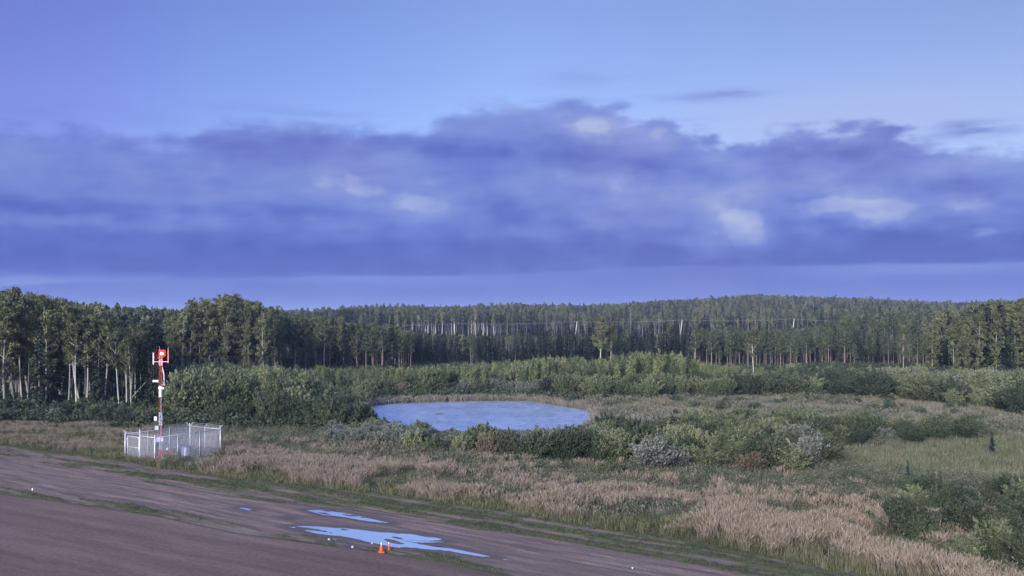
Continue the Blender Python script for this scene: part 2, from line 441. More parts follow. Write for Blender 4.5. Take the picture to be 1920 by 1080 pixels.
M = {}
M['aspen_leaf'] = leafmat('aspen_leaf', [C(.060, .076, .040), C(.115, .130, .064), C(.172, .186, .092), C(.235, .240, .125)], 0.40, 0.35)
M['aspen_leaf_far'] = leafmat('aspen_leaf_far', [C(.044, .060, .038), C(.086, .104, .060), C(.138, .155, .084), C(.19, .195, .11)], 0.3, 0.65)
M['sapling_leaf'] = leafmat('sapling_leaf', [C(.070, .094, .050), C(.130, .165, .080), C(.195, .228, .108), C(.285, .290, .130)], 0.4, 0.55)
M['willow_green'] = leafmat('willow_green', [C(.040, .056, .034), C(.090, .112, .060), C(.160, .182, .098), C(.250, .265, .155)], 0.35, 0.35)
M['willow_grey'] = leafmat('willow_grey', [C(.080, .095, .078), C(.125, .140, .115), C(.180, .192, .160), C(.25, .26, .22)], 0.3, 0.35)
M['willow_dark'] = leafmat('willow_dark', [C(.030, .042, .028), C(.052, .070, .042), C(.090, .108, .062)], 0.3, 0.4)
M['willow_brown'] = leafmat('willow_brown', [C(.070, .062, .042), C(.120, .098, .068), C(.165, .130, .092), C(.15, .14, .09)], 0.25, 0.4)
M['willow_yellow'] = leafmat('willow_yellow', [C(.10, .11, .03), C(.20, .18, .04), C(.32, .24, .04)], 0.35, 0.3)
M['spruce_needle'] = leafmat('spruce_needle', [C(.012, .021, .018), C(.022, .034, .026), C(.046, .062, .042)], 0.06, 0.6, 0.12, 0.3)
M['pine_needle'] = leafmat('pine_needle', [C(.034, .050, .032), C(.060, .082, .048), C(.100, .120, .068)], 0.12, 0.5, 0.15)
M['aspen_bark'] = barkmat('aspen_bark', C(.36, .345, .315), C(.48, .465, .425), C(.10, .09, .08), 0.6)
M['grey_bark'] = barkmat('grey_bark', C(.20, .19, .18), C(.30, .285, .265), C(.10, .09, .08), 0.3)
M['pine_bark'] = barkmat('pine_bark', C(.18, .145, .125), C(.26, .21, .18), C(.08, .065, .055), 0.2)
M['stem'] = barkmat('stem', C(.13, .10, .08), C(.19, .15, .12), C(.06, .05, .04), 0.2)
M['tall_grass'] = leafmat('tall_grass', [C(.15, .125, .085), C(.25, .195, .15), C(.37, .295, .24), C(.30, .235, .20), C(.19, .18, .10)], 0.3, 0.55)
M['grass_blade'] = leafmat('grass_blade', [C(.075, .085, .038), C(.13, .135, .062), C(.19, .185, .09)], 0.35, 0.6)
M['meadow_grass'] = leafmat('meadow_grass', [C(.13, .125, .085), C(.21, .195, .14), C(.30, .265, .20)], 0.35, 0.5)
M['marsh_grass'] = leafmat('marsh_grass', [C(.11, .125, .065), C(.165, .178, .095), C(.22, .22, .12)], 0.35, 0.5)
M['herb'] = leafmat('herb', [C(.050, .064, .040), C(.095, .108, .066), C(.15, .155, .10), C(.22, .195, .15)], 0.35, 0.6)
M['short_grass'] = leafmat('short_grass', [C(.046, .062, .026), C(.080, .098, .042), C(.125, .138, .062)], 0.35, 0.4)
M['reed'] = leafmat('reed', [C(.12, .11, .08), C(.20, .18, .14), C(.28, .25, .21)], 0.3, 0.5)
M['galvanised'] = plain('galvanised', (.54, .55, .59), 0.45, 0.35, 0.08)
M['wire'] = plain('wire', (.44, .44, .48), 0.5, 0.3, 0.05)
M['white_paint'] = plain('white_paint', (.66, .66, .70), 0.5, 0, 0.14)
M['cable'] = plain('cable', (.26, .26, .28), 0.6, 0.2, 0.05)
M['red_paint'] = plain('red_paint', (.36, .055, .04), 0.45, 0, 0.12)
M['grey_paint'] = plain('grey_paint', (.36, .38, .44), 0.5, 0, 0.1)
M['dark_paint'] = plain('dark_paint', (.035, .035, .05), 0.5, 0, 0.1)
M['blue_paint'] = plain('blue_paint', (.14, .19, .48), 0.5, 0, 0.1)
M['cone_orange'] = plain('cone_orange', (.80, .13, .03), 0.5, 0, 0.1)
M['concrete'] = plain('concrete', (.38, .36, .34), 0.9, 0, 0.15)
M['pole_wood'] = plain('pole_wood', (.46, .42, .38), 0.85, 0, 0.2, 3)
M['dead_wood'] = plain('dead_wood', (.34, .31, .24), 0.85, 0, 0.3, 3)
M['dark_wood'] = plain('dark_wood', (.05, .042, .035), 0.8, 0, 0.3, 3)


def mat_runway():
    m, g = material('runway_gravel')
    P = g.n('ShaderNodeNewGeometry').outputs['Position']
    # travelled direction of the strip
    rot = g.n('ShaderNodeVectorRotate', rotation_type='Z_AXIS'); g.put(rot.inputs['Vector'], P); rot.inputs['Angle'].default_value = math.radians(31)
    Q = rot.outputs[0]
    big = g.noise(g.v('MULTIPLY', Q, (0.03, 0.35, 1)), 1.0, 4, 0.55)
    mid = g.noise(g.v('MULTIPLY', Q, (0.12, 1.3, 1)), 1.0, 5, 0.6)
    fine = g.noise(P, 4.0, 6, 0.8)
    grain = g.noise(P, 40.0, 3, 0.8)
    f = g.m('ADD', g.m('ADD', g.m('MULTIPLY', big, 0.22), g.m('MULTIPLY', mid, 0.24)), g.m('ADD', g.m('MULTIPLY', fine, 0.36), g.m('MULTIPLY', grain, 0.18)))
    col = g.ramp(f, [(0.42, C(.096, .061, .056)), (0.5, C(.140, .091, .083)), (0.58, C(.200, .136, .125))])
    bm = g.n('ShaderNodeBump'); bm.inputs['Strength'].default_value = 0.35; bm.inputs['Distance'].default_value = 0.03
    g.put(bm.inputs['Height'], g.m('ADD', fine, g.m('MULTIPLY', mid, 1.2)))
    return finish(m, g, principled(g, col, 0.9, normal=bm.outputs[0], spec=0.2))


def mat_shoulder():
    m, g = material('shoulder_gravel')
    P = g.n('ShaderNodeNewGeometry').outputs['Position']
    rot = g.n('ShaderNodeVectorRotate', rotation_type='Z_AXIS'); g.put(rot.inputs['Vector'], P); rot.inputs['Angle'].default_value = math.radians(36)
    Q = rot.outputs[0]
    st = g.noise(g.v('MULTIPLY', Q, (0.16, 1.7, 1)), 1.0, 6, 0.68)
    st2 = g.noise(g.v('MULTIPLY', Q, (0.10, 4.5, 1)), 1.0, 3, 0.6)
    fine = g.noise(P, 7.0, 6, 0.75)
    base = g.ramp(g.m('ADD', g.m('MULTIPLY', fine, 0.45), g.m('MULTIPLY', st, 0.55)), [(0.33, C(.100, .070, .062)), (0.5, C(.165, .116, .106)), (0.64, C(.27, .20, .182))])
    gr = g.attr('green')
    gf = g.m('ADD', gr, g.m('ADD', g.m('MULTIPLY', g.m('SUBTRACT', st, 0.5), 2.0), g.m('MULTIPLY', g.m('SUBTRACT', fine, 0.5), 0.9)))
    green = g.ramp(g.m('ADD', g.m('MULTIPLY', fine, 0.6), g.m('MULTIPLY', st2, 0.4)), [(0.35, C(.044, .044, .024)), (0.5, C(.080, .080, .042)), (0.65, C(.130, .120, .068))])
    col = g.mix(g.ss(gf, 0.24, 0.60), base, green)
    dk = g.m('MULTIPLY', g.attr('rut'), g.ss(st2, 0.35, 0.55))
    col = g.mix(dk, col, C(.050, .044, .036))
    wet = g.attr('wet')
    col = g.mix(wet, col, C(.085, .070, .066))
    rg = g.m('MULTIPLY_ADD', wet, -0.45, 0.9)
    bm = g.n('ShaderNodeBump'); bm.inputs['Strength'].default_value = 0.6; bm.inputs['Distance'].default_value = 0.06
    g.put(bm.inputs['Height'], g.m('ADD', fine, st))
    return finish(m, g, principled(g, col, rg, normal=bm.outputs[0], spec=0.25))


def mat_ground():
    m, g = material('ground_soil')
    P = g.n('ShaderNodeNewGeometry').outputs['Position']
    a = g.noise(P, 0.6, 6, 0.65); b = g.noise(P, 3.5, 5, 0.7)
    f = g.m('ADD', g.m('MULTIPLY', a, 0.5), g.m('MULTIPLY', b, 0.5))
    dark = g.ramp(f, [(0.35, C(.030, .034, .020)), (0.5, C(.052, .055, .032)), (0.65, C(.085, .082, .048))])
    tan = g.ramp(f, [(0.35, C(.095, .085, .058)), (0.5, C(.15, .13, .092)), (0.65, C(.21, .18, .13))])
    grn = g.ramp(f, [(0.35, C(.085, .098, .036)), (0.5, C(.125, .135, .055)), (0.65, C(.17, .17, .075))])
    col = g.mix(g.attr('tan'), dark, tan)
    col = g.mix(g.attr('grn'), col, grn)
    bm = g.n('ShaderNodeBump'); bm.inputs['Strength'].default_value = 0.7; bm.inputs['Distance'].default_value = 0.15
    g.put(bm.inputs['Height'], f)
    return finish(m, g, principled(g, col, 0.95, normal=bm.outputs[0], spec=0.1))


def mat_water(name, scale, strength, stretch=(1, 1, 1), tint=C(.020, .026, .045), rough=0.06, refl=C(.85, .88, 1)):
    m, g = material(name)
    P = g.n('ShaderNodeNewGeometry').outputs['Position']
    n = g.noise(g.v('MULTIPLY', P, stretch), scale, 4, 0.6)
    n2 = g.noise(P, scale * 0.12, 3, 0.5)
    bm = g.n('ShaderNodeBump'); bm.inputs['Distance'].default_value = 0.35 if strength > .5 else 0.05
    g.put(bm.inputs['Strength'], g.m('MULTIPLY', g.m('MULTIPLY_ADD', g.ss(n2, 0.25, 0.7), 0.4, 0.6), strength)); g.put(bm.inputs['Height'], n)
    fr = g.n('ShaderNodeFresnel'); fr.inputs['IOR'].default_value = 1.333
    df = g.n('ShaderNodeBsdfDiffuse'); g.put(df.inputs[0], tint)
    gl = g.n('ShaderNodeBsdfGlossy'); gl.inputs[0].default_value = refl; gl.inputs['Roughness'].default_value = rough; g.put(gl.inputs['Normal'], bm.outputs[0])
    if strength > .5: g.put(gl.inputs['Roughness'], g.m('ADD', g.m('MULTIPLY', g.m('SUBTRACT', g.noise(g.v('MULTIPLY', P, (.5, 1.1, 1)), 2.2, 4, 0.7), 0.5), 0.9), g.m('MULTIPLY_ADD', g.m('SUBTRACT', n2, 0.5), 0.25, rough)))
    mx = g.n('ShaderNodeMixShader'); g.put(mx.inputs[0], g.m('MULTIPLY_ADD', fr.outputs[0], 0.95, 0.05))
    g.t.links.new(df.outputs[0], mx.inputs[1]); g.t.links.new(gl.outputs[0], mx.inputs[2])
    return finish(m, g, mx.outputs[0])


M['runway'] = mat_runway(); M['shoulder'] = mat_shoulder(); M['ground'] = mat_ground()
M['pond'] = mat_water('pond_water', 1.5, 1.0, (.55, 1.3, 1), rough=0.38, tint=C(.05, .06, .11), refl=C(.84, .88, 1.0)); M['puddle'] = mat_water('puddle_water', 3.0, 0.02, tint=C(.12, .11, .12), rough=0.08, refl=C(.96, .92, .92))

# ------------------------------------------------------------------ the ground, one sheet to the horizon
def axis(a, b, step, far_lo, far_hi, k=1.14):
    v = list(np.arange(a, b + 1e-6, step)); s = step; x = v[-1]
    while x < far_hi: s *= k; x += s; v.append(x)
    s = step; x = v[0]; lo = []
    while x > far_lo: s *= k; x -= s; lo.append(x)
    return np.array(lo[::-1] + v)


gx = axis(-70, 62, 0.8, -7000, 7000); gy = axis(30, 170, 0.7, -3000, 9000, 1.06)
GX, GY = np.meshgrid(gx, gy)
GZ = zg(GX, GY)
PX, PY = proj(GX, np.maximum(GY, 20), GZ)
# what grows there decides the tone of the soil
ZTAN = [(1120, 742), (1560, 738), (1950, 770), (1950, 800), (1820, 800), (1500, 775), (1300, 800), (1150, 790), (1110, 765)]
ZGRN = [(1520, 838), (1760, 830), (2000, 812), (2000, 905), (1760, 892), (1600, 880), (1530, 862)]
tan = (1 - sst(polydist(np.clip(PX, 900, 2100), np.clip(PY, 700, 1000), ZTAN), -6, 8)) * (GY > 40)
grn = (1 - sst(polydist(np.clip(PX, 900, 2100), np.clip(PY, 700, 1000), ZGRN), -6, 8)) * (GY > 40)
dE = (GY - yedge(GX)) * 0.78
tan = np.maximum(tan, 0.75 * (1 - sst(dE, 3, 11)) * (fbm(GX / 4, GY / 4, 11) * 1.2))
nx, ny = len(gx), len(gy)
I = (np.arange(ny - 1)[:, None] * nx + np.arange(nx - 1)[None]).ravel()
gme = mesh('ground', np.stack([GX, GY, GZ], -1).reshape(-1, 3), np.stack([I, I + 1, I + nx + 1, I + nx], 1), [M['ground']], None,
           {'tan': ('POINT', tan.ravel()), 'grn': ('POINT', grn.ravel())}, True)
link('ground', gme, kind='structure')

# runway: laid up to the edge line, running on behind the camera
rx = np.concatenate([np.arange(-250, -70, 5), np.arange(-70, 50, 0.5), np.arange(50, 150, 5)]); rt = np.concatenate([np.linspace(0, 0.2, 60), np.linspace(0.21, 1, 20)])
RX, RT = np.meshgrid(rx, rt)
RY = yrun(RX) - RT * 160
RZ = 0.0 + 0.025 * (fbm(RX / 6, RY / 6, 21) - 0.5) * sst(RT, 0, 0.01) - 0.0 * RT
n1, n2 = len(rx), len(rt)
I = (np.arange(n2 - 1)[:, None] * n1 + np.arange(n1 - 1)[None]).ravel()
link('runway', mesh('runway', np.stack([RX, RY, RZ], -1).reshape(-1, 3), np.stack([I, I + n1, I + n1 + 1, I + 1], 1), [M['runway']], None, {}, True), kind='structure')

# puddles, traced on the ground
PUD = [[(541, 987), (560, 985), (600, 987), (650, 990), (700, 995), (745, 999), (770, 1000), (790, 1003), (818, 1008), (830, 1013), (800, 1014), (845, 1015), (820, 1017), (780, 1017), (790, 1020), (830, 1025), (870, 1032),
        (930, 1045), (905, 1044), (860, 1037), (820, 1031), (790, 1029), (740, 1026), (700, 1018), (650, 1008), (600, 1001), (560, 992)],
       [(572, 956), (600, 955), (640, 961), (690, 970), (738, 982), (700, 978), (650, 971), (600, 965), (585, 960)],
       [(443, 952), (458, 951), (476, 956), (462, 957)], [(537, 970.5), (545, 970), (553, 972.5), (545, 973)],
       [(615, 1009), (630, 1009.5), (645, 1012), (628, 1012.5)], [(655, 1025), (666, 1025.5), (664, 1028), (656, 1027.5)]]
PUDW = [[wpt(px, py) for px, py in p] for p in PUD]
sx = np.concatenate([np.arange(-240, -60, 4), np.arange(-60, 30, 0.22), np.arange(30, 60, 1), np.arange(60, 150, 5)]); stt = np.linspace(0, 1, 110)
SX, ST = np.meshgrid(sx, stt)
SY = yrun(SX) * (1 - ST) + yedge(SX) * ST
px_s, _ = proj(SX, SY, 0)
al = SX * 0.81 - SY * 0.588; ac = SX * 0.588 + SY * 0.81
nz = sst(fbm(al / 4.5, ac / 0.6, 31, 5), .28, .72); ns = fbm(al / 1.1, ac / 0.35, 32, 3)
g1 = 0.50 * (1 - sst(ST, 0.03, 0.24)) * sst(px_s, -600, 200)
g2 = (0.40 + 0.48 * sst(px_s, 150, 640)) * sst(ST, 0.50, 0.70) * (1 - 0.75 * (1 - sst(np.abs(ST - 0.74), 0, 0.07)) * sst(px_s, 700, 900) * (1 - sst(px_s, 1000, 1150)))
g3 = 0.95 * sst(ST, 0.86, 0.98)
green = np.clip(np.maximum(np.maximum(g1, g2), g3), 0, 1) * (0.25 + 1.5 * nz) + 0.45 * (ns - 0.5)
rut = np.zeros_like(SX)
for t0, w_, a, b, s_ in ((0.015, .012, -500, 2500, .8), (0.60, .010, 350, 900, .8), (0.66, .010, 300, 1300, .9), (0.83, .010, 350, 1400, .9), (0.90, .012, 900, 1700, .7), (0.30, .010, -200, 400, .5), (0.48, .008, -200, 330, .5),
                        (0.75, .008, 200, 640, .8), (0.36, .009, 900, 1300, .4), (0.22, .008, -100, 500, .5)):
    tt = t0 + 0.012 * (vnoise(al / 9, al * 0, 40 + t0) - 0.5)
    rut = np.maximum(rut, s_ * np.exp(-((ST - tt) / w_) ** 2) * sst(px_s, a, a + 120) * (1 - sst(px_s, b - 120, b)) * (0.5 + vnoise(al / 3, al * 0, 50 + t0)))
rut = np.clip(rut, 0, 1)
wet = np.zeros_like(SX); dep = np.zeros_like(SX)
jx = SX + 0.7 * (fbm(al / 1.6, ac / 0.3, 61, 5) - 0.5); jy = SY + 0.38 * (fbm(al / 1.2, ac / 0.3, 62, 5) - 0.5)
for p in PUDW:
    x0, x1 = min(q[0] for q in p) - 4, max(q[0] for q in p) + 4
    sel = (SX > x0) & (SX < x1)
    d = np.full(SX.shape, 9.0); d[sel] = polydist(jx[sel], jy[sel], p)
    dep = np.maximum(dep, 1 - sst(d, -0.20, 0.07)); wet = np.maximum(wet, 1 - sst(d, 0.0, 0.9))
green = green * (1 - 0.9 * wet)
SZ = 0.004 + 0.05 * (nz - 0.5) + 0.035 * (ns - 0.45) + 0.05 * np.clip(green, 0, 1) - 0.06 * rut
edgew = sst(ST, 0.0, 0.03) * (1 - sst(ST, 0.97, 1.0))
SZ = (SZ * (1 - wet) + 0.012 * wet) * edgew
SZ = SZ * (1 - dep) + (-0.05 + 0.08 * sst(fbm(al / 2.0, ac / 0.25, 66, 4), .63, .78)) * dep - 0.06 * sst(ST, 0.985, 1.0)
n1, n2 = len(sx), len(stt)
I = (np.arange(n2 - 1)[:, None] * n1 + np.arange(n1 - 1)[None]).ravel()
link('gravel_shoulder', mesh('gravel_shoulder', np.stack([SX, SY, SZ], -1).reshape(-1, 3), np.stack([I, I + 1, I + n1 + 1, I + n1], 1), [M['shoulder']], None,
     {'green': ('POINT', np.clip(green, 0, 1).ravel()), 'rut': ('POINT', rut.ravel()), 'wet': ('POINT', (wet * 0.85).ravel())}, True), kind='structure')
for p in PUDW:
    c = np.mean(p, axis=0); P = np.array([c + (np.array(q) - c) * (1 + 0.8 / (np.hypot(*(np.array(q) - c)) + 0.1)) for q in p])
    V = np.array([(c[0], c[1], -0.014)] + [(a, b, -0.014) for a, b in P]); k = len(P)
    link('puddle', mesh('puddle', V, np.array([(0, 1 + i, 1 + (i + 1) % k) for i in range(k)]), [M['puddle']]), kind='structure')
# pond
c = np.mean(POND, axis=0); P = np.array([c + (np.array(q) - c) * 1.05 for q in POND]); k = len(P)
link('pond', mesh('pond', np.array([(c[0], c[1], PW)] + [(a, b, PW) for a, b in P]), np.array([(0, 1 + i, 1 + (i + 1) % k) for i in range(k)]), [M['pond']]), kind='structure')

# ------------------------------------------------------------------ plants: one prototype of each look, copied later
def unit(v): return v / (np.linalg.norm(v, axis=-1, keepdims=True) + 1e-9)


def leaf_quads(geo, c, size, r, elong=1.7, axis_=None, nrm=None, mat=0, tint=None, jit=0.7):
    """rhombic leaves; axis_ = leaf direction, nrm = preferred facing"""
    n = len(c)
    a = unit(r.normal(size=(n, 3))) if axis_ is None else unit(axis_ + jit * r.normal(size=(n, 3)))
    q = r.normal(size=(n, 3)) if nrm is None else nrm + jit * r.normal(size=(n, 3))
    b = unit(np.cross(a, q))
    s = (np.asarray(size) * r.uniform(.65, 1.35, n))[:, None] if np.ndim(size) == 0 else np.asarray(size)[:, None]
    V = np.stack([c - a * s * elong / 2, c + b * s / 2, c + a * s * elong / 2, c - b * s / 2], 1)
    geo.add(V.reshape(-1, 3), np.arange(n * 4).reshape(-1, 4), mat, r.uniform(0, 1, n) if tint is None else tint)


def aspen(seed, h=15.0, base=0.45, spread=1.7, full=1.0, leaf=0.24):
    """trunk geometry and crown geometry"""
    r = np.random.default_rng(seed)
    T, K = Geo(), Geo()
    lean = r.normal(size=2) * 0.035 * h; bow = r.normal(size=2) * 0.02 * h
    hs = np.linspace(0, 1, 11)
    P = np.stack([lean[0] * hs + bow[0] * np.sin(hs * 3.1), lean[1] * hs + bow[1] * np.sin(hs * 3.1), hs * h * 0.97], 1)
    P[0, 2] = -0.3
    T.tube(P, 0.0088 * h * (1 - hs) ** 0.8 + 0.02, 7)
    at = lambda t: np.array([np.interp(t, hs, P[:, k]) for k in range(3)])
    nb = 27
    for i in range(nb):
        t = base - 0.03 + (0.97 - base) * (i / nb) ** 0.9 + r.uniform(-.02, .02)
        az = r.uniform(0, 6.283); u = (t - base) / (1 - base)
        L = spread * (0.55 + 0.75 * math.sin(min(1, max(0, u) * 1.15 + 0.18) * 2.7)) * r.uniform(.6, 1.15)
        el = r.uniform(.45, 1.0)
        p0 = at(t); d = np.array([math.cos(az) * math.cos(el), math.sin(az) * math.cos(el), math.sin(el)])
        p1 = p0 + d * L * 0.6; p2 = p0 + d * L + np.array([0, 0, .25 * L])
        T.tube([p0, p1, p2], [.0035 * h * (1 - .6 * u) , .03, .012], 4, cap=False)
        ncl = int(3 * full + r.integers(0, 2))
        for k in range(ncl):
            w = r.uniform(.35, 1.05); cc = p0 + (p2 - p0) * w + r.normal(size=3) * .22 * spread / 1.7
            rad = r.uniform(.30, .62) * spread / 1.7; n = int(r.integers(34, 54) * full)
            off = unit(r.normal(size=(n, 3))) * (r.uniform(0, 1, n) ** .45)[:, None] * rad * np.array([1, 1, .8])
            tn = np.clip(r.uniform(0, .8) + r.normal(size=n) * .16, 0, 1)
            leaf_quads(K, cc + off, leaf, r, 1.35, None, off / rad + np.array([0, 0, .4]), 0, tn, .6)
    n = int(60 * full); off = unit(r.normal(size=(n, 3))) * (r.uniform(0, 1, n) ** .5)[:, None] * np.array([.5, .5, .9])
    leaf_quads(K, at(1.0) + off - np.array([0, 0, .3]), leaf, r, 1.35)
    return T, K


def pine(seed, h=11.0, base=0.5):
    r = np.random.default_rng(seed); T, K = Geo(), Geo()
    lean = r.normal(size=2) * 0.012 * h; hs = np.linspace(0, 1, 7)
    P = np.stack([lean[0] * hs, lean[1] * hs, hs * h], 1); P[0, 2] = -.3
    T.tube(P, .0105 * h * (1 - hs) ** .7 + .015, 6)
    for i in range(9):
        t = r.uniform(.2, base); az = r.uniform(0, 6.28); L = r.uniform(.25, .7)
        p0 = np.array([lean[0] * t, lean[1] * t, h * t]); T.tube([p0, p0 + np.array([math.cos(az) * L, math.sin(az) * L, r.uniform(-.1, .15)])], [.02, .008], 3, cap=False)
    nb = 26
    for i in range(nb):
        u = i / nb; t = base + (1 - base) * u; az = i * 2.4 + r.uniform(-.4, .4)
        L = (1.25 * (1 - u) ** .7 + .2) * r.uniform(.6, 1.15) * h / 11
        p0 = np.array([lean[0] * t, lean[1] * t, h * t]); d = np.array([math.cos(az), math.sin(az), r.uniform(.1, .45)])
        T.tube([p0, p0 + d * L], [.022, .008], 3, cap=False)
        n = int(20 + 26 * (1 - u)); w = r.uniform(.25, 1.08, n)
        c = p0 + d * L * w[:, None] + r.normal(size=(n, 3)) * .13
        tn = np.clip(.25 + .5 * r.uniform() + r.normal(size=n) * .15, 0, 1)
        leaf_quads(K, c, .16, r, 2.4, np.tile(d + [0, 0, .5], (n, 1)), None, 0, tn, .6)
    leaf_quads(K, np.array([lean[0], lean[1], h]) + r.normal(size=(24, 3)) * [.08, .08, .25], .13, r, 2.6, np.tile([0., 0, 1], (24, 1)), None, 0, None, .4)
    return T, K


def spruce(seed, h=9.0, wide=1.1, base=.06):
    r = np.random.default_rng(seed); T, K = Geo(), Geo()
    T.tube([(0, 0, -.3), (0, 0, h * .5), (0, 0, h)], [.011 * h, .007 * h, .01], 6)
    nl = int(26 * h / 9)
    for i in range(nl):
        u = i / nl; z = h * (base + (1 - base) * u)
        R = wide * ((1 - u) ** .85 * r.uniform(.75, 1.15) + .05)
        nb = 7 if u < .7 else 5
        for k in range(nb):
            az = r.uniform(0, 6.28); L = R * r.uniform(.6, 1.15)
            if r.uniform() < .12: continue
            n = max(3, int(11 * L))
            w = np.linspace(.1, 1, n)[:, None]
            d = np.array([math.cos(az), math.sin(az), 0])
            c = np.array([0, 0, z]) + d * L * w + np.array([0, 0, 1]) * (.10 * L * w - .42 * L * w ** 2) + r.normal(size=(n, 3)) * .05
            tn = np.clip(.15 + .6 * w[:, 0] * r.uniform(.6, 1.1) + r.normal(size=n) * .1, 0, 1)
            leaf_quads(K, c, .24 * (1.15 - .5 * w[:, 0]) + .04, r, 1.6, np.tile(d + [0, 0, -.35], (n, 1)), np.tile([0., 0, 1], (n, 1)), 0, tn, .35)
    leaf_quads(K, np.array([0, 0, h * .985]) + r.normal(size=(12, 3)) * [.03, .03, .2], .09, r, 3, np.tile([0., 0, 1], (12, 1)), None, 0, None, .2)
    return T, K


def willow(seed, h=3.0, w=1.7, leaf=.105, ns=50, up=.6, n_leaf=92):
    """many stems from one base, leaves along their upper part"""
    r = np.random.default_rng(seed); T, K = Geo(), Geo()
    lob = r.uniform(0, 6.28, 3); amp = r.uniform(.1, .3, 3)
    for i in range(ns):
        az = r.uniform(0, 6.283); q = r.uniform(0, 1) ** .6
        lobe = 1 + sum(a * math.sin((k + 2) * az + l) for k, (l, a) in enumerate(zip(lob, amp)))
        R = w * q * lobe; top = h * (1 - .42 * q ** 2.2) * r.uniform(.82, 1.08) * (0.9 + .12 * lobe)
        b = r.normal(size=2) * .12 * w
        d = np.array([math.cos(az) * R, math.sin(az) * R])
        t = np.linspace(0, 1, 5); cur = t ** (1.0 + up * .4)
        P = np.stack([b[0] + d[0] * cur, b[1] + d[1] * cur, -.1 + top * t ** (.85)], 1)
        if i % 2 == 0: T.tube(P, [.022, .018, .014, .01, .005], 3, cap=False)
        n = n_leaf; s = r.uniform(.16, 1.03, n) ** .75
        c = np.stack([np.interp(s, t, P[:, k]) for k in range(3)], 1)
        ax = unit(P[-1] - P[2])
        off = r.normal(size=(n, 3)) * (.16 + .05 * h) * (1.25 - s)[:, None] * np.array([1, 1, .7]) * w / 1.7
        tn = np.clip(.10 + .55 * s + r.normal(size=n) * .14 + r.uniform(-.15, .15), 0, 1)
        leaf_quads(K, c + off, leaf, r, 1.9, np.tile(ax + [0, 0, .3], (n, 1)), unit(off) + [0, 0, .2], 0, tn, .55)
    return T, K


def sapling(seed, h=4.5, w=.72, leaf=.14):
    r = np.random.default_rng(seed); T, K = Geo(), Geo()
    lean = r.normal(size=2) * .12
    T.tube([(0, 0, -.1), (lean[0] * .5, lean[1] * .5, h * .5), (lean[0], lean[1], h)], [.04, .028, .006], 5)
    nb = 22
    for i in range(nb):
        u = i / nb; z = h * (.1 + .88 * u); az = i * 2.4 + r.uniform(-.5, .5)
        L = w * (1.05 * (1 - u) ** .65 + .12) * r.uniform(.7, 1.15)
        p0 = np.array([lean[0] * z / h, lean[1] * z / h, z]); d = np.array([math.cos(az), math.sin(az), .9])
        n = int(30 + 36 * (1 - u)); s = r.uniform(.15, 1.1, n)
        c = p0 + d * L * s[:, None] + r.normal(size=(n, 3)) * .14
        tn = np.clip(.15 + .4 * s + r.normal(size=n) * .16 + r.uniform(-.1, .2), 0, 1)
        leaf_quads(K, c, leaf, r, 1.4, None, (c - p0) * [1, 1, .3] + [0, 0, .2], 0, tn, .7)
    leaf_quads(K, np.array([lean[0], lean[1], h]) + r.normal(size=(22, 3)) * [.08, .08, .22], leaf * .8, r, 1.6, np.tile([0., 0, 1], (22, 1)), None, 0, None, .5)
    return T, K


def deadtree(seed, h=8.0):
    r = np.random.default_rng(seed); T = Geo()
    T.tube([(0, 0, -.2), (.1, 0, h * .5), (r.normal() * .2, 0, h)], [.09, .06, .015], 5)
    for i in range(16):
        z = h * r.uniform(.3, .97); az = r.uniform(0, 6.28); L = r.uniform(.3, .9)
        T.tube([(0.05, 0, z), (math.cos(az) * L, math.sin(az) * L, z + L * .3)], [.015, .004], 3, cap=False)
    return T, None


class Kind:
    def __init__(s, name, builder, n, h, leafm, barkm, single=True, parts=('trunk', 'crown'), seed0=0, **kw):
        s.name = name; s.h = h; s.parts = parts; s.items = []; s.merged = []; s.place = []
        for i in range(n):
            T, K = builder(seed0 + i * 13 + 1, h, **kw)
            tm = T.mesh(name + '_' + parts[0], [M[barkm]], True)
            km = K.mesh(name + '_' + parts[1], [M[leafm]]) if K is not None else None
            s.items.append((tm, km))
            G = Geo(); G.merge(T, 0)
            if K is not None: G.merge(K, 1)
            mm = G.mesh(name + '_whole', [M[barkm], M[leafm]])
            o = bpy.data.objects.new(name + '_pattern', mm); s.merged.append(o)


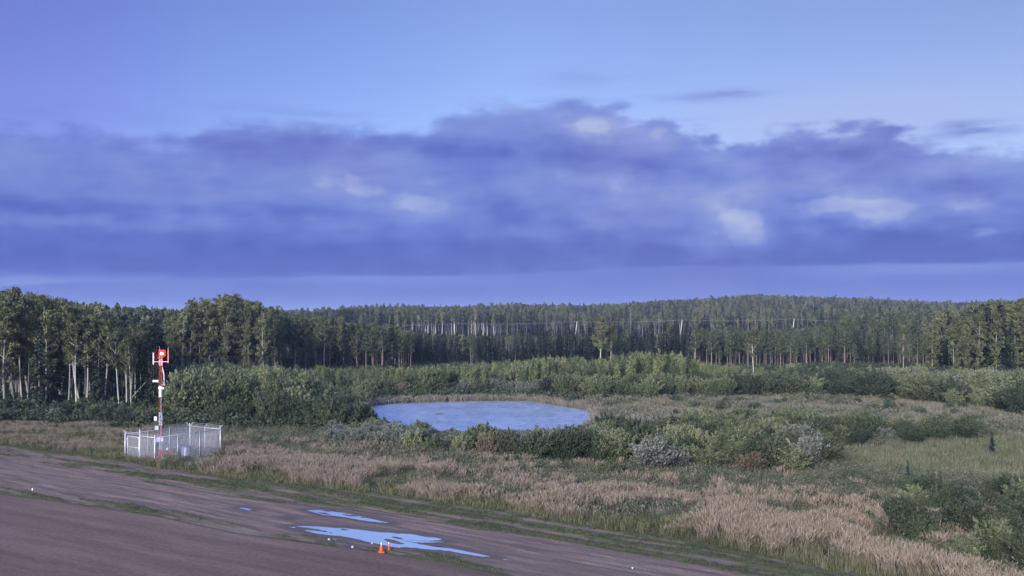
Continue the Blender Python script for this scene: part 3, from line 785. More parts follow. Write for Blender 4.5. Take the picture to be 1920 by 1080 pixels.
def scatter(name, protos, pos, rot, scl, idx, label=None, cat=None):
    """ONE object of kind stuff: the patterns instanced on a cloud of points"""
    n = len(pos); me = bpy.data.meshes.new(name)
    me.vertices.add(n); me.vertices.foreach_set('co', np.ascontiguousarray(pos, np.float32).ravel())
    for nm, ty, a in (('rot', 'FLOAT_VECTOR', rot), ('scl', 'FLOAT_VECTOR', scl)):
        at = me.attributes.new(nm, ty, 'POINT'); at.data.foreach_set('vector', np.ascontiguousarray(a, np.float32).ravel())
    at = me.attributes.new('pick', 'INT', 'POINT'); at.data.foreach_set('value', np.ascontiguousarray(idx, np.int32))
    me.update()
    o = link(name, me, kind='stuff', label=label, cat=cat)
    ng = bpy.data.node_groups.new('scatter_' + name, 'GeometryNodeTree')
    ng.interface.new_socket('Geometry', in_out='INPUT', socket_type='NodeSocketGeometry')
    ng.interface.new_socket('Geometry', in_out='OUTPUT', socket_type='NodeSocketGeometry')
    gi = ng.nodes.new('NodeGroupInput'); go = ng.nodes.new('NodeGroupOutput')
    jn = ng.nodes.new('GeometryNodeJoinGeometry')
    for p in protos:
        oi = ng.nodes.new('GeometryNodeObjectInfo'); oi.inputs['Object'].default_value = p; oi.inputs['As Instance'].default_value = True
        ng.links.new(oi.outputs['Geometry'], jn.inputs[0])
    ip = ng.nodes.new('GeometryNodeInstanceOnPoints'); ip.inputs['Pick Instance'].default_value = True
    def na(nm, ty):
        q = ng.nodes.new('GeometryNodeInputNamedAttribute'); q.data_type = ty; q.inputs['Name'].default_value = nm; return q.outputs['Attribute']
    ng.links.new(gi.outputs[0], ip.inputs['Points']); ng.links.new(jn.outputs[0], ip.inputs['Instance'])
    ng.links.new(na('pick', 'INT'), ip.inputs['Instance Index'])
    e2r = ng.nodes.new('FunctionNodeEulerToRotation'); ng.links.new(na('rot', 'FLOAT_VECTOR'), e2r.inputs[0])
    ng.links.new(e2r.outputs[0], ip.inputs['Rotation']); ng.links.new(na('scl', 'FLOAT_VECTOR'), ip.inputs['Scale'])
    ng.links.new(ip.outputs[0], go.inputs[0])
    md = o.modifiers.new('scatter', 'NODES'); md.node_group = ng
    return o


KA = Kind('aspen_tree', aspen, 8, 15.0, 'aspen_leaf', 'aspen_bark', base=.50, leaf=.17)
KB = Kind('aspen_tree', aspen, 5, 13.0, 'aspen_leaf', 'grey_bark', seed0=200, base=.26, spread=1.5, leaf=.18)
KAF = Kind('far_aspen_tree', aspen, 4, 15.0, 'aspen_leaf_far', 'grey_bark', seed0=300, base=.5, spread=1.5, full=.5, leaf=.42)
KFA = Kind('aspen_tree', aspen, 4, 15.0, 'aspen_leaf_far', 'aspen_bark', seed0=400, base=.5, spread=1.5, full=.6, leaf=.36)
KP = Kind('pine_tree', pine, 6, 11.0, 'pine_needle', 'pine_bark', seed0=500)
KS = Kind('spruce_tree', spruce, 6, 9.0, 'spruce_needle', 'grey_bark', seed0=700)
KD = Kind('dead_tree', deadtree, 3, 8.0, 'aspen_leaf', 'grey_bark', seed0=900)
KY = Kind('young_aspen', sapling, 6, 4.5, 'sapling_leaf', 'stem', seed0=1100)
KWG = Kind('green_willow', willow, 5, 3.0, 'willow_green', 'stem', parts=('stems', 'foliage'), seed0=1300)
KWS = Kind('grey_willow', willow, 4, 3.0, 'willow_grey', 'stem', parts=('stems', 'foliage'), seed0=1500, w=1.8)
KWD = Kind('dark_willow', willow, 4, 3.0, 'willow_dark', 'stem', parts=('stems', 'foliage'), seed0=1700)
KWB = Kind('brown_willow', willow, 3, 3.0, 'willow_brown', 'stem', parts=('stems', 'foliage'), seed0=1900)
KWY = Kind('yellow_willow', willow, 2, 3.0, 'willow_yellow', 'stem', parts=('stems', 'foliage'), seed0=2100)

PLACED = []      # (kind, x, y, z, height, group, label, rank)
REST = {}


def put_one(kind, x, y, h, group, label, cat, wide=1.0, variant=None, lean=0.0, leanaz=0.0, name=None):
    """one plant: an Empty at its foot that parents its two parts"""
    z = float(zg(np.array([x]), np.array([y]))[0])
    v = int(rng.integers(len(kind.items))) if variant is None else variant % len(kind.items)
    e = link(name or kind.name.replace('far_', ''), None, None, (x, y, z), 0, None, label, cat, group)
    s = h / kind.h
    e.rotation_euler = (lean * math.cos(leanaz), lean * math.sin(leanaz), rng.uniform(0, 6.28)); e.scale = (s * wide, s * wide, s)
    tm, km = kind.items[v]
    link(kind.parts[0], tm, e)
    if km is not None: link(kind.parts[1], km, e)
    return e


def rest(kind, x, y, z, h, wide=1.0):
    REST.setdefault(kind.name, (kind, []))[1].append((x, y, z, h, wide))


LAND = [(-999, 60, 'at the left edge'), (60, 150, 'well left of the mast'), (150, 260, 'just left of the mast'), (260, 350, 'behind the mast'), (350, 450, 'just right of the mast'),
        (450, 560, 'midway from mast to pond'), (560, 680, 'left of the pond'), (680, 770, "above the pond's left end"), (770, 870, 'below the leftmost power pole'), (870, 970, "above the pond's middle"),
        (970, 1070, "left of the second pole"), (1070, 1160, "above the pond's right end"), (1160, 1260, 'left of the third pole'), (1260, 1340, 'below the third pole'), (1340, 1440, 'right of the third pole'),
        (1440, 1540, 'below the rightmost pole'), (1540, 1640, 'right of the rightmost pole'), (1640, 1740, 'well right of the poles'), (1740, 1830, 'near the right edge'), (1830, 9999, 'at the right edge')]


def where(px):
    for a, b, s in LAND:
        if a <= px < b: return s


def layer(kinds, px0, px1, y0, y1, spacing, top, n_ind, what, jitter=0.06, hmin=0, hmax=99, wide=1.0, cond=None, seed=1, cat='tree', hvar=0.12, scale_prof=None):
    """plants spread over a wedge of ground; the front ones become objects, the rest join the woodland.
    kinds: list of (kind, share); top: the height the tops reach, as points (px, row) of a skyline"""
    r = np.random.default_rng(seed)
    xa = (px0 - 960) / F * y1; xb = (px1 - 960) / F * y1; xc = (px0 - 960) / F * y0; xd = (px1 - 960) / F * y0
    X0, X1 = min(xa, xc), max(xb, xd)
    nx_, ny_ = int((X1 - X0) / spacing) + 1, int((y1 - y0) / spacing) + 1
    gx_, gy_ = np.meshgrid(np.arange(nx_), np.arange(ny_))
    x = X0 + (gx_.ravel() + r.uniform(-.1, 1.1, nx_ * ny_)) * spacing; y = y0 + (gy_.ravel() + r.uniform(-.1, 1.1, nx_ * ny_)) * spacing
    px = 960 + F * x / y
    k = (px >= px0) & (px <= px1)
    x, y, px = x[k], y[k], px[k]
    z = zg(x, y); _, py = proj(x, y, z)
    if cond is not None:
        k = cond(px, py, x, y, r); x, y, px, py, z = x[k], y[k], px[k], py[k], z[k]
    n = len(x)
    if top is not None:
        ty = np.interp(px, *zip(*top))
        h = (12 + (595 - ty) / F * y) - z
    else: h = np.full(n, hmax) * 1.0
    h = h * (1 - hvar * np.abs(r.normal(size=n)) + hvar * .3) * r.uniform(1 - jitter, 1 + jitter, n)
    h = np.clip(h, hmin, hmax * 1.15)
    sh = np.cumsum([s for _, s in kinds]); u = r.uniform(0, sh[-1], n)
    # neighbours of a kind stand in clumps
    u = np.clip(0.45 * u + 0.55 * sh[-1] * np.clip((fbm(x / 14, y / 14, seed, 2) - .5) * 2.2 + .5, 0, .999), 0, sh[-1] * .999)
    ki = np.searchsorted(sh, u, side='right')
    order = np.argsort(y + r.uniform(0, 3, n)); inv = np.zeros(n, bool)
    vis = [i for i in order if -5 < px[i] < 1925][:n_ind]; inv[vis] = True
    for i in range(n):
        kd = kinds[ki[i]][0]
        if inv[i]:
            PLACED.append((kd, x[i], y[i], h[i], what, wide * r.uniform(.85, 1.2), px[i], cat))
        else: rest(kd, x[i], y[i], z[i], h[i], wide * r.uniform(.85, 1.25))


LOOK = {'aspen_tree': 'pale-trunked aspen', 'far_aspen_tree': 'distant pale aspen', 'pine_tree': 'bare-stemmed pine', 'spruce_tree': 'narrow dark spruce', 'dead_tree': 'leafless dead tree',
        'young_aspen': 'young aspen', 'green_willow': 'olive willow shrub', 'grey_willow': 'silvery willow shrub', 'dark_willow': 'dark willow shrub', 'brown_willow': 'reddish willow shrub',
        'yellow_willow': 'yellow autumn shrub'}
SHRUBS = ('green_willow', 'grey_willow', 'dark_willow', 'brown_willow', 'yellow_willow')


# ---- the wood at the left, Y 112 to 300
LT = [(-300, 548), (0, 552), (60, 558), (130, 570), (175, 592), (220, 606), (270, 630), (300, 655), (335, 690)]
mast_clear = lambda px, py, x, y, r: (np.hypot(x + 30.2, y - 77.8) > 8)
layer([(KA, .42), (KB, .38), (KS, .16), (KP, .04)], -260, 258, 124, 190, 3.4, LT, 60, 'in the left wood', seed=11, hvar=.10)
layer([(KA, .5), (KS, .5)], 245, 330, 120, 150, 3.0, [(245, 625), (300, 660), (335, 700)], 8, 'in the left wood', seed=111, hvar=.1)
layer([(KAF, .55), (KS, .3), (KP, .15)], -260, 350, 190, 330, 4.4, [(-260, 548), (0, 556), (60, 560), (130, 571), (200, 577), (260, 580), (350, 584)], 0, 'in the left wood', seed=12)
layer([(KAF, .4), (KS, .35), (KP, .25)], 150, 560, 300, 440, 4.6, [(150, 580), (260, 580), (345, 582), (500, 586), (530, 590), (560, 592)], 0, '', seed=13)
# tall aspen clump right of the mast
layer([(KB, .9), (KP, .1)], 325, 530, 190, 250, 3.0, [(325, 612), (345, 584), (385, 566), (430, 562), (480, 572), (530, 586)], 56, 'in the tall clump', seed=14, hvar=.22)
# pines
layer([(KP, .48), (KB, .34), (KS, .18)], 490, 770, 218, 300, 3.0, [(490, 580), (540, 592), (560, 598), (620, 598), (660, 606), (690, 610), (735, 612), (770, 622)], 70, 'in the tall pines', seed=15, hvar=.16)
# dark spruces across the middle
layer([(KS, .84), (KP, .10), (KAF, .06)], 750, 1330, 236, 296, 3.8, [(750, 610), (850, 624), (960, 626), (1010, 620), (1180, 617), (1250, 616), (1330, 616)], 122, 'in the dark row', seed=16, hvar=.45, wide=1.25)
layer([(KS, .22), (KAF, .48), (KP, .3)], 740, 1330, 300, 430, 4.2, [(740, 624), (900, 630), (1000, 632), (1180, 628), (1330, 624)], 0, '', seed=17, hvar=.2)
# pines with bare stems at the right
layer([(KP, .72), (KS, .20), (KB, .08)], 1300, 1760, 224, 290, 2.9, [(1300, 617), (1400, 617), (1500, 622), (1560, 610), (1620, 620), (1680, 632), (1760, 628)], 122, 'in the pine stand', seed=18, hvar=.24)
layer([(KAF, .5), (KP, .3), (KS, .2)], 1290, 1780, 300, 430, 4.2, [(1290, 624), (1450, 621), (1560, 610), (1600, 590), (1680, 588), (1780, 585)], 0, '', seed=19)
# tall wood at the right edge
layer([(KB, .52), (KS, .36), (KA, .12)], 1745, 2200, 172, 240, 3.4, [(1745, 612), (1800, 592), (1850, 574), (1920, 566), (2200, 560)], 52, 'in the tall wood', seed=20, hvar=.09)
layer([(KAF, .6), (KS, .4)], 1745, 2300, 240, 430, 4.8, [(1745, 590), (1800, 580), (1850, 570), (1920, 566), (2200, 560)], 0, '', seed=21)
# beyond the power line: front row with pale stems, then the wooded hill
layer([(KFA, .8), (KS, .2)], 690, 930, 472, 506, 4.6, [(690, 580), (850, 577), (930, 577)], 56, 'beyond the power line', seed=22, hvar=.16)
layer([(KAF, .35), (KS, .35), (KP, .3)], 540, 700, 440, 540, 4.2, [(540, 592), (580, 586), (640, 581), (700, 577)], 0, '', seed=23)
layer([(KAF, .58), (KS, .37), (KD, .05)], 925, 2300, 474, 540, 4.6, [(925, 582), (1100, 590), (1300, 588), (1400, 585), (1600, 580), (1900, 572), (2300, 565)], 0, '', seed=24, hvar=.3)
SK = [(px, py + 1) for px, py in SKYL]
layer([(KAF, .62), (KS, .26), (KP, .12)], 540, 2200, 540, 760, 6.5, None, 0, '', seed=25, hmax=14, hmin=6, hvar=.4, cond=lambda px, py, x, y, r: px > 540)
layer([(KAF, .70), (KS, .24), (KP, .06)], 560, 2200, 760, 930, 6.0, SK, 0, '', seed=26, hmin=7, hmax=22, hvar=.16)
layer([(KAF, .5), (KS, .5)], -500, 560, 440, 560, 7, [(-500, 575), (260, 582), (350, 583), (500, 587), (530, 592), (560, 592)], 0, '', seed=27, hmin=5)

# ---- young aspens and willows between the trees and the open ground
YT = [(330, 682), (420, 672), (500, 682), (640, 684), (740, 684), (860, 678), (940, 672), (1060, 664), (1130, 668), (1200, 656), (1260, 660), (1330, 674), (1450, 688), (1560, 690)]
layer([(KY, .86), (KWG, .14)], 430, 1500, 158, 236, 2.5, [(a, b + 9) for a, b in YT], 240, 'in young growth', seed=31, hmin=1.5, hmax=6.4, cat='young tree', hvar=.34, wide=.85)
layer([(KY, .45), (KWG, .3), (KWD, .25)], 1480, 1760, 170, 232, 2.8, [(1480, 686), (1560, 690), (1760, 700)], 20, 'in young growth', seed=32, hmin=1.5, hmax=5, cat='young tree')
cw = lambda px, py, x, y, r: (py < np.interp(px, [600, 1000, 1120, 1500, 1700, 1920, 2200], [748, 745, 750, 744, 752, 782, 800]))
layer([(KWS, .34), (KWD, .26), (KWG, .3), (KWB, .10)], 560, 1030, 152, 172, 2.3, None, 52, 'behind the reeds', seed=33, hmin=1.6, hmax=2.7, cat='shrub', cond=lambda px, py, x, y, r: (py < 742) & (py > 706), hvar=.2, wide=1.15)
layer([(KWG, .45), (KWD, .40), (KWS, .15)], 1020, 1500, 150, 164, 2.2, None, 46, 'behind the meadow', seed=34, hmin=2.2, hmax=3.8, cat='shrub', cond=cw, hvar=.15, wide=.9)
layer([(KWD, .52), (KWG, .33), (KWS, .09), (KY, .06)], 1480, 2150, 118, 196, 3.2, None, 88, 'right of the meadow', seed=35, hmin=2.0, hmax=4.2, cat='shrub', cond=cw, hvar=.2, wide=1.15)
# ---- left: shrubs between mast and pond
cl = lambda px, py, x, y, r: (py < np.interp(px, [320, 400, 520, 640, 720, 760], [788, 800, 806, 812, 812, 800])) & (polydist(x, y, POND) > 1.2)
layer([(KWG, .50), (KY, .36), (KWS, .12), (KWB, .02)], 322, 600, 112, 170, 2.8, [(322, 700), (345, 690), (420, 676), (500, 690), (560, 700), (600, 712)], 60, 'right of the mast', seed=41, hmin=1.6, hmax=5.2, cat='shrub', cond=cl, wide=.85, hvar=.48)
layer([(KWD, .72), (KWG, .28)], 395, 735, 100, 112, 1.9, [(395, 770), (430, 756), (480, 742), (560, 738), (630, 744), (670, 756), (700, 776), (735, 800)], 46, 'right of the mast', seed=42, hmin=1.4, hmax=4.4, cat='shrub', cond=cl, wide=.95, hvar=.38)
layer([(KWG, .6), (KWS, .4)], 560, 700, 118, 155, 2.6, None, 16, 'left of the water', seed=43, hmin=1.2, hmax=2.4, cat='shrub', cond=cl)
# ---- in front of the pond
layer([(KWG, .35), (KWS, .12), (KWD, .53)], 735, 1150, 80, 92, 1.8, [(735, 796), (790, 808), (830, 822), (870, 804), (900, 798), (950, 804), (1060, 806), (1115, 802), (1150, 790)], 56, 'in front of the pond', seed=51,
      hmin=1.2, hmax=3.6, cat='shrub', wide=.95, cond=lambda px, py, x, y, r: (py > 815) & (py < np.interp(px, [735, 860, 1000, 1150], [852, 856, 868, 872])))
layer([(KWS, .6), (KWG, .4)], 600, 790, 80, 100, 1.9, None, 16, 'in front of the pond', seed=52, hmin=.9, hmax=1.9, cat='shrub', cond=lambda px, py, x, y, r: (py > 818) & (py < 848))
# ---- the mass right of the pond
layer([(KWG, .60), (KWD, .32), (KWS, .08)], 1120, 1545, 78, 114, 2.2, None, 112, 'right of the pond', seed=61, hmin=1.0, hmax=2.9, cat='shrub', hvar=.35, wide=1.0,
      cond=lambda px, py, x, y, r: (py > np.interp(px, [1120, 1200, 1300, 1400, 1545], [812, 822, 812, 810, 812])) & (py < np.interp(px, [1120, 1180, 1300, 1420, 1545], [872, 878, 888, 888, 886])))
layer([(KWG, .45), (KWD, .45), (KWS, .10)], 1380, 1870, 92, 118, 2.3, None, 56, 'behind the green patch', seed=62, hmin=1.2, hmax=2.2, cat='shrub', hvar=.25, wide=1.1,
      cond=lambda px, py, x, y, r: (py > np.interp(px, [1380, 1500, 1700, 1870], [808, 803, 804, 814])) & (py < np.interp(px, [1380, 1640, 1800, 1870], [838, 836, 830, 824])))
layer([(KWD, .5), (KWG, .3), (KWS, .2)], 1250, 1960, 112, 160, 7.0, None, 40, 'on the meadow', seed=63, hmin=.6, hmax=1.2, cat='shrub', cond=lambda px, py, x, y, r: (py > 752) & (py < 800))
# ---- foreground right
layer([(KWD, .48), (KWG, .27), (KWS, .25)], 1620, 2150, 44, 66, 2.0, None, 40, 'in the right foreground', seed=71, hmin=.9, hmax=2.4, cat='shrub', hvar=.35, wide=1.0,
      cond=lambda px, py, x, y, r: (py > np.interp(px, [1600, 1700, 1800, 1920, 2200], [958, 935, 922, 915, 900])) & (py < np.interp(px, [1620, 1700, 1800, 1920, 2200], [985, 1030, 1068, 1110, 1200])) & (r.uniform(size=px.shape) < np.where(px > 1850, .85, .40)))
# ---- undergrowth at the foot of the left wood
layer([(KWG, .26), (KWS, .04), (KWD, .7)], -200, 335, 110, 126, 2.6, None, 46, 'under the left wood', seed=81, hmin=.5, hmax=1.6, cat='shrub', hvar=.5, wide=1.1, cond=lambda px, py, x, y, r: (py < np.interp(px, [-200, 0, 230, 335], [765, 778, 792, 800])))

# single plants that stand out
ONE = [(KA, 28, 764, 612, 'tall aspen with a bowed pale trunk, second from the left edge', .8, .05), (KA, 42, 762, 570, 'tall straight white-trunked aspen near the left edge', .9, 0),
       (KA, 51, 762, 585, 'slender white-trunked aspen, fourth from the left edge', .7, -.01), (KA, 73, 760, 590, 'aspen whose pale trunk leans right, left of the broad spruce', .8, -.05),
       (KA, 137, 764, 592, 'white-trunked aspen forked low, midway in the left wood', .9, 0), (KA, 144, 768, 585, 'bright white-trunked aspen right of the forked one', .9, .02), (KA, 162, 768, 590, 'tall pale aspen with a crooked white trunk', 1, 0),
       (KA, 10, 764, 560, 'tall aspen cut by the left edge of the photo', 1, 0), (KA, 128, 766, 596, 'thin grey-trunked aspen behind the forked one', .7, 0), (KA, 224, 770, 615, 'short aspen with a thin pale trunk near the mast', .9, 0), (KA, 246, 772, 630, 'small aspen with a pale leaning trunk left of the mast', .9, -.04),
       (KS, 104, 764, 605, 'broad dark spruce among the white aspens', 1.7, 0), (KS, 84, 764, 640, 'lower dark spruce left of the broad spruce', 1.5, 0), (KS, 185, 768, 640, 'shaggy spruce under the aspens left of the mast', 1.5, 0),
       (KS, 735, 700, 592, 'tall broad spruce standing above the tall pines', 1.5, 0), (KA, 1125, 712, 594, 'tall aspen with bright foliage among the dark spruces', 1.3, 0), (KA, 1142, 712, 602, 'second aspen beside the tall bright one', 1.0, 0),
       (KA, 1695, 722, 606, 'light green aspen standing in the pine stand', .8, 0), (KA, 1415, 722, 612, 'round-crowned aspen at the left end of the pine stand', 1.1, 0),
       (KS, 1702, 908, 862, 'small lone spruce sapling in the beige grass', 1.2, 0), (KS, 1860, 850, 812, 'small dark bushy spruce on the green patch', 1.8, 0),
       (KWB, 1412, 890, 848, 'round reddish brown shrub on the grass edge', 1.3, 0), (KWS, 1225, 884, 820, 'large silvery shrub right of the pond, near the grass', 1.5, 0), (KWS, 1270, 884, 838, 'silvery shrub beside the large silvery one', 1.1, 0), (KWG, 1143, 896, 862, 'low round olive shrub on the grass edge', 1.3, 0),
       (KWY, 600, 708, 684, 'small yellow autumn shrub in the young growth', .7, 0), (KWY, 470, 730, 708, 'small yellow-leaved shrub between mast and pond', .8, 0), (KWY, 352, 726, 692, 'yellowish shrub just right of the mast', 1.0, 0),
       (KWB, 757, 742, 716, 'reddish shrub behind the reeds above the left end of the pond', 1.1, 0), (KWS, 568, 738, 696, 'large grey shrub left of the pond', 1.2, 0), (KWS, 745, 740, 712, 'silver grey shrub behind the reeds', 1.2, 0),
       (KWB, 915, 858, 812, 'browning shrub in front of the pond', 1.1, 0), (KWG, 706, 818, 782, 'bright olive willow at the left end of the pond', 1.0, 0), (KWG, 1490, 886, 838, 'dark olive bush at the right end of the shrub mass', 1.2, 0),
       (KD, 1905, 735, 700, 'small grey dead tree at the right edge', 1, 0), (KD, 968, 745, 690, 'bare reddish dead sapling behind the reeds', .8, 0)]
for kd, px, py, ty, lab, wd, ln in ONE:
    Y = (H + 1.0) * F / (py - HZ)
    for _ in range(6):
        X = (px - 960) / F * Y; z = float(zg(np.array([X]), np.array([Y]))[0]); Y = min(900, (H - z) * F / (py - HZ))
    X = (px - 960) / F * Y
    cat = 'shrub' if kd.name in SHRUBS else 'tree'
    e = put_one(kd, X, Y, (py - ty) / F * Y, 'single plants that stand out', lab, cat, wd, None, 0, 0, 'willow_shrub' if cat == 'shrub' else None)
    e.rotation_euler[1] = ln

byname = {}
for p in PLACED: byname.setdefault('willow_shrub' if p[0].name in SHRUBS else p[0].name.replace('far_', ''), []).append(p)
PLACED = []
for nm, L in byname.items():
    L.sort(key=lambda p: -p[3] / p[2]); cap = {'willow_shrub': 282, 'aspen_tree': 280}.get(nm, 290)
    PLACED += L[:cap]
    for p in L[cap:]: rest(p[0], p[1], p[2], float(zg(np.array([p[1]]), np.array([p[2]]))[0]), p[3], p[5])
GROUPS = {}
for p in PLACED: GROUPS.setdefault((p[0].name, p[4], where(p[6])), []).append(p)
wc = lambda t: len(t.replace('-', ' ').split())
ORD = ['', 'second', 'third', 'fourth', 'fifth', 'sixth', 'seventh', 'eighth', 'ninth', 'tenth', 'eleventh', 'twelfth', 'thirteenth', 'fourteenth']
for (kn, what, wh), L in GROUPS.items():
    L.sort(key=lambda p: p[3]); n = len(L)
    sets = [('', L)] if n < 5 else [('shorter', L[:n // 2]), ('taller', L[n // 2:])]
    for adj, S in sets:
        S = sorted(S, key=lambda p: p[6]); k = len(S)
        for i, (kd, x, y, h, _, wd, px, cat) in enumerate(S):
            lab = (adj + ' ' if adj else '') + LOOK[kn] + ' ' + what + ', ' + wh
            if k > 1: lab += ', leftmost' if i == 0 else (', rightmost' if i == k - 1 else ', ' + ORD[min(i, 13)] + ' from left')
            if wc(lab) > 16: lab = lab.replace(' willow shrub', ' willow')
            if wc(lab) > 16: lab = lab.replace(' from left', '')
            put_one(kd, x, y, h, LOOK[kn] + 's ' + what + ', ' + wh, lab, 'shrub' if kn in SHRUBS else cat, wd, name='willow_shrub' if kn in SHRUBS else kn.replace('far_', ''))
STUFFN = {'aspen_tree': 'aspen_woodland', 'far_aspen_tree': 'distant_aspen_woodland', 'pine_tree': 'pine_woodland', 'spruce_tree': 'spruce_woodland', 'dead_tree': 'dead_wood', 'young_aspen': 'young_aspen_growth', 'green_willow': 'willow_scrub',
          'grey_willow': 'grey_willow_scrub', 'dark_willow': 'dark_willow_scrub', 'brown_willow': 'brown_willow_scrub', 'yellow_willow': 'yellow_scrub'}
for nm, (kd, L) in REST.items():
    a = np.array(L); n = len(a); s = a[:, 3] / kd.h
    rot = np.stack([np.zeros(n), np.zeros(n), rng.uniform(0, 6.28, n)], 1)
    scatter(STUFFN[nm], kd.merged, a[:, :3], rot, np.stack([s * a[:, 4], s * a[:, 4], s], 1), rng.integers(0, len(kd.merged), n))
    print('scatter', nm, n)
print('individual plants', len(PLACED) + len(ONE))

# ------------------------------------------------------------------ grasses and herbs
def blades(seed, n, h, spread, w, lean=.25, mat='tall_grass', plume=0.0, seg=2):
    r = np.random.default_rng(seed); G = Geo()
    for i in range(n):
        b = r.normal(size=2) * spread; az = r.uniform(0, 6.28); L = h * r.uniform(.65, 1.1); q = lean * r.uniform(.2, 1.3)
        wd = w * r.uniform(.7, 1.3); s = np.array([math.cos(az), math.sin(az), 0]) ; d = np.array([-math.sin(az), math.cos(az), 0])
        p0 = np.array([b[0], b[1], -.03]); p1 = p0 + d * q * L * .35 + np.array([0, 0, L * .6]); p2 = p0 + d * q * L + np.array([0, 0, L])
        t = r.uniform()
        if plume:
            G.add([p0 - s * wd * .4, p0 + s * wd * .4, p1 + s * wd * .3, p1 - s * wd * .3], [(0, 1, 2, 3)], 0, t * .6)
            pm = (p1 * .45 + p2 * .55); u = unit(p2 - p1)
            G.add([p1, pm + s * plume, p2, pm - s * plume], [(0, 1, 2, 3)], 0, .3 + .7 * t)
            G.add([p1, pm + d * plume, p2, pm - d * plume], [(0, 1, 2, 3)], 0, .3 + .7 * t)
        else:
            G.add([p0 - s * wd * .5, p0 + s * wd * .5, p1 + s * wd * .35, p1 - s * wd * .35], [(0, 1, 2, 3)], 0, t)
            G.add([p1 - s * wd * .35, p1 + s * wd * .35, p2], [(0, 1, 2)], 0, t)
    return bpy.data.objects.new(mat + '_pattern', G.mesh(mat + '_tuft', [M[mat]]))


def herbs(seed, h, mat='herb', n=60, sz=.09, el=3.0):
    r = np.random.default_rng(seed); G = Geo()
    for i in range(9):
        b = r.normal(size=2) * .22; hh = h * r.uniform(.5, 1.1); k = n // 9
        s = r.uniform(.1, 1, k); c = np.stack([b[0] + r.normal(size=k) * .07, b[1] + r.normal(size=k) * .07, hh * s], 1)
        leaf_quads(G, c, sz, r, el, np.tile([0., 0, 1], (k, 1)), None, 0, np.clip(.15 + .5 * s + r.normal(size=k) * .15, 0, 1), .55)
    return bpy.data.objects.new(mat + '_pattern', G.mesh(mat + '_clump', [M[mat]]))


def spots(x0, x1, y0, y1, dens, seed):
    r = np.random.default_rng(seed); n = int((x1 - x0) * (y1 - y0) * dens)
    x = r.uniform(x0, x1, n); y = r.uniform(y0, y1, n); z = zg(x, y); px, py = proj(x, y, z)
    k = (px > -200) & (px < 2120); return x[k], y[k], z[k], px[k], py[k], r


def strew(name, protos, x, y, z, s, r, tilt=.12, sw=None):
    n = len(x); rot = np.stack([r.normal(size=n) * tilt, r.normal(size=n) * tilt, r.uniform(0, 6.28, n)], 1)
    sx_ = s if sw is None else s * sw
    scatter(name, protos, np.stack([x, y, z], 1), rot, np.stack([sx_, sx_, s], 1), r.integers(0, len(protos), n)); print('strew', name, n)


def spread_of(x, y, sc_=5.0, s=0): return fbm(x / sc_, y / sc_, s, 4)


YARD = [(wpt(a, b, -.3)) for a, b in ((229, 859), (290, 872), (424, 858), (357, 846))]
def yard(x, y): return polydist(x, y, YARD) < 0
# tall beige grass along the strip
x, y, z, px, py, r = spots(-75, 60, 32, 108, 9, 101)
d = (y - yedge(x)) * .78
width = np.interp(px, [-200, 0, 200, 320, 450, 700, 1000, 1300, 1600, 1900, 2100], [3, 4, 5, 8, 14, 15, 16, 20, 24, 28, 30])
nz_ = spread_of(x * .81 - y * .588, (x * .588 + y * .81) * 1.8, 5, 7)
frag = 1 - sst(d / width, .45, 1.0)
big_ = spread_of(x, y, 9, 8)
frag2 = 1 - sst(d / width, .6, 1.5)
dens = (.30 * frag2 + .62 * frag) * sst(nz_, .42, .56) * sst(d, .1, 1.2) * (.35 + .65 * sst(big_, .38, .55))
dens = np.where(px < 300, .55 * (d > .2) * (py > 796) * sst(spread_of(x, y * 2, 5, 27), .40, .56), dens)
k = (r.uniform(size=len(x)) < dens) & ~yard(x, y)
hgt = (.50 + .62 * spread_of(x, y, 2.5, 9)) * np.where(px < 300, .62, 1) * (.65 + .35 * sst(d, 0, 2))
strew('tall_beige_grass', [blades(i, 20, 1.15, .19, .02, .42, 'tall_grass', .026) for i in range(5)], x[k], y[k], z[k], hgt[k], r)
k = (r.uniform(size=len(x)) < .38 * frag2 * sst(d, 0, .8)) | ((px < 330) & (d > 0) & (d < 22) & (py > 786) & (r.uniform(size=len(x)) < .15 + .6 * sst(spread_of(x, y, 4, 17), .38, .55)))
k &= ~(yard(x, y) & (r.uniform(size=len(x)) < .8))
strew('brown_grass', [blades(20 + i, 16, .62, .18, .03, .4, 'meadow_grass') for i in range(4)], x[k], y[k], z[k], hgt[k] * np.where(px[k] < 320, .55, 1) * np.where(yard(x[k], y[k]), .5, 1), r)
k = (r.uniform(size=len(x)) < .55 * (1 - sst(nz_, .40, .58)) * frag * sst(d, 0, .8) + .30 * (d > -.3) * (d < 2.5) + .3 * (px < 330) * (d > 0) * (py > 780))
k &= ~(yard(x, y) & (r.uniform(size=len(x)) < .6))
strew('green_grass', [blades(30 + i, 16, .45, .16, .028, .45, 'grass_blade') for i in range(4)], x[k], y[k], z[k], .7 + .6 * r.uniform(size=k.sum()) * np.where(yard(x[k], y[k]), .3, 1), r)
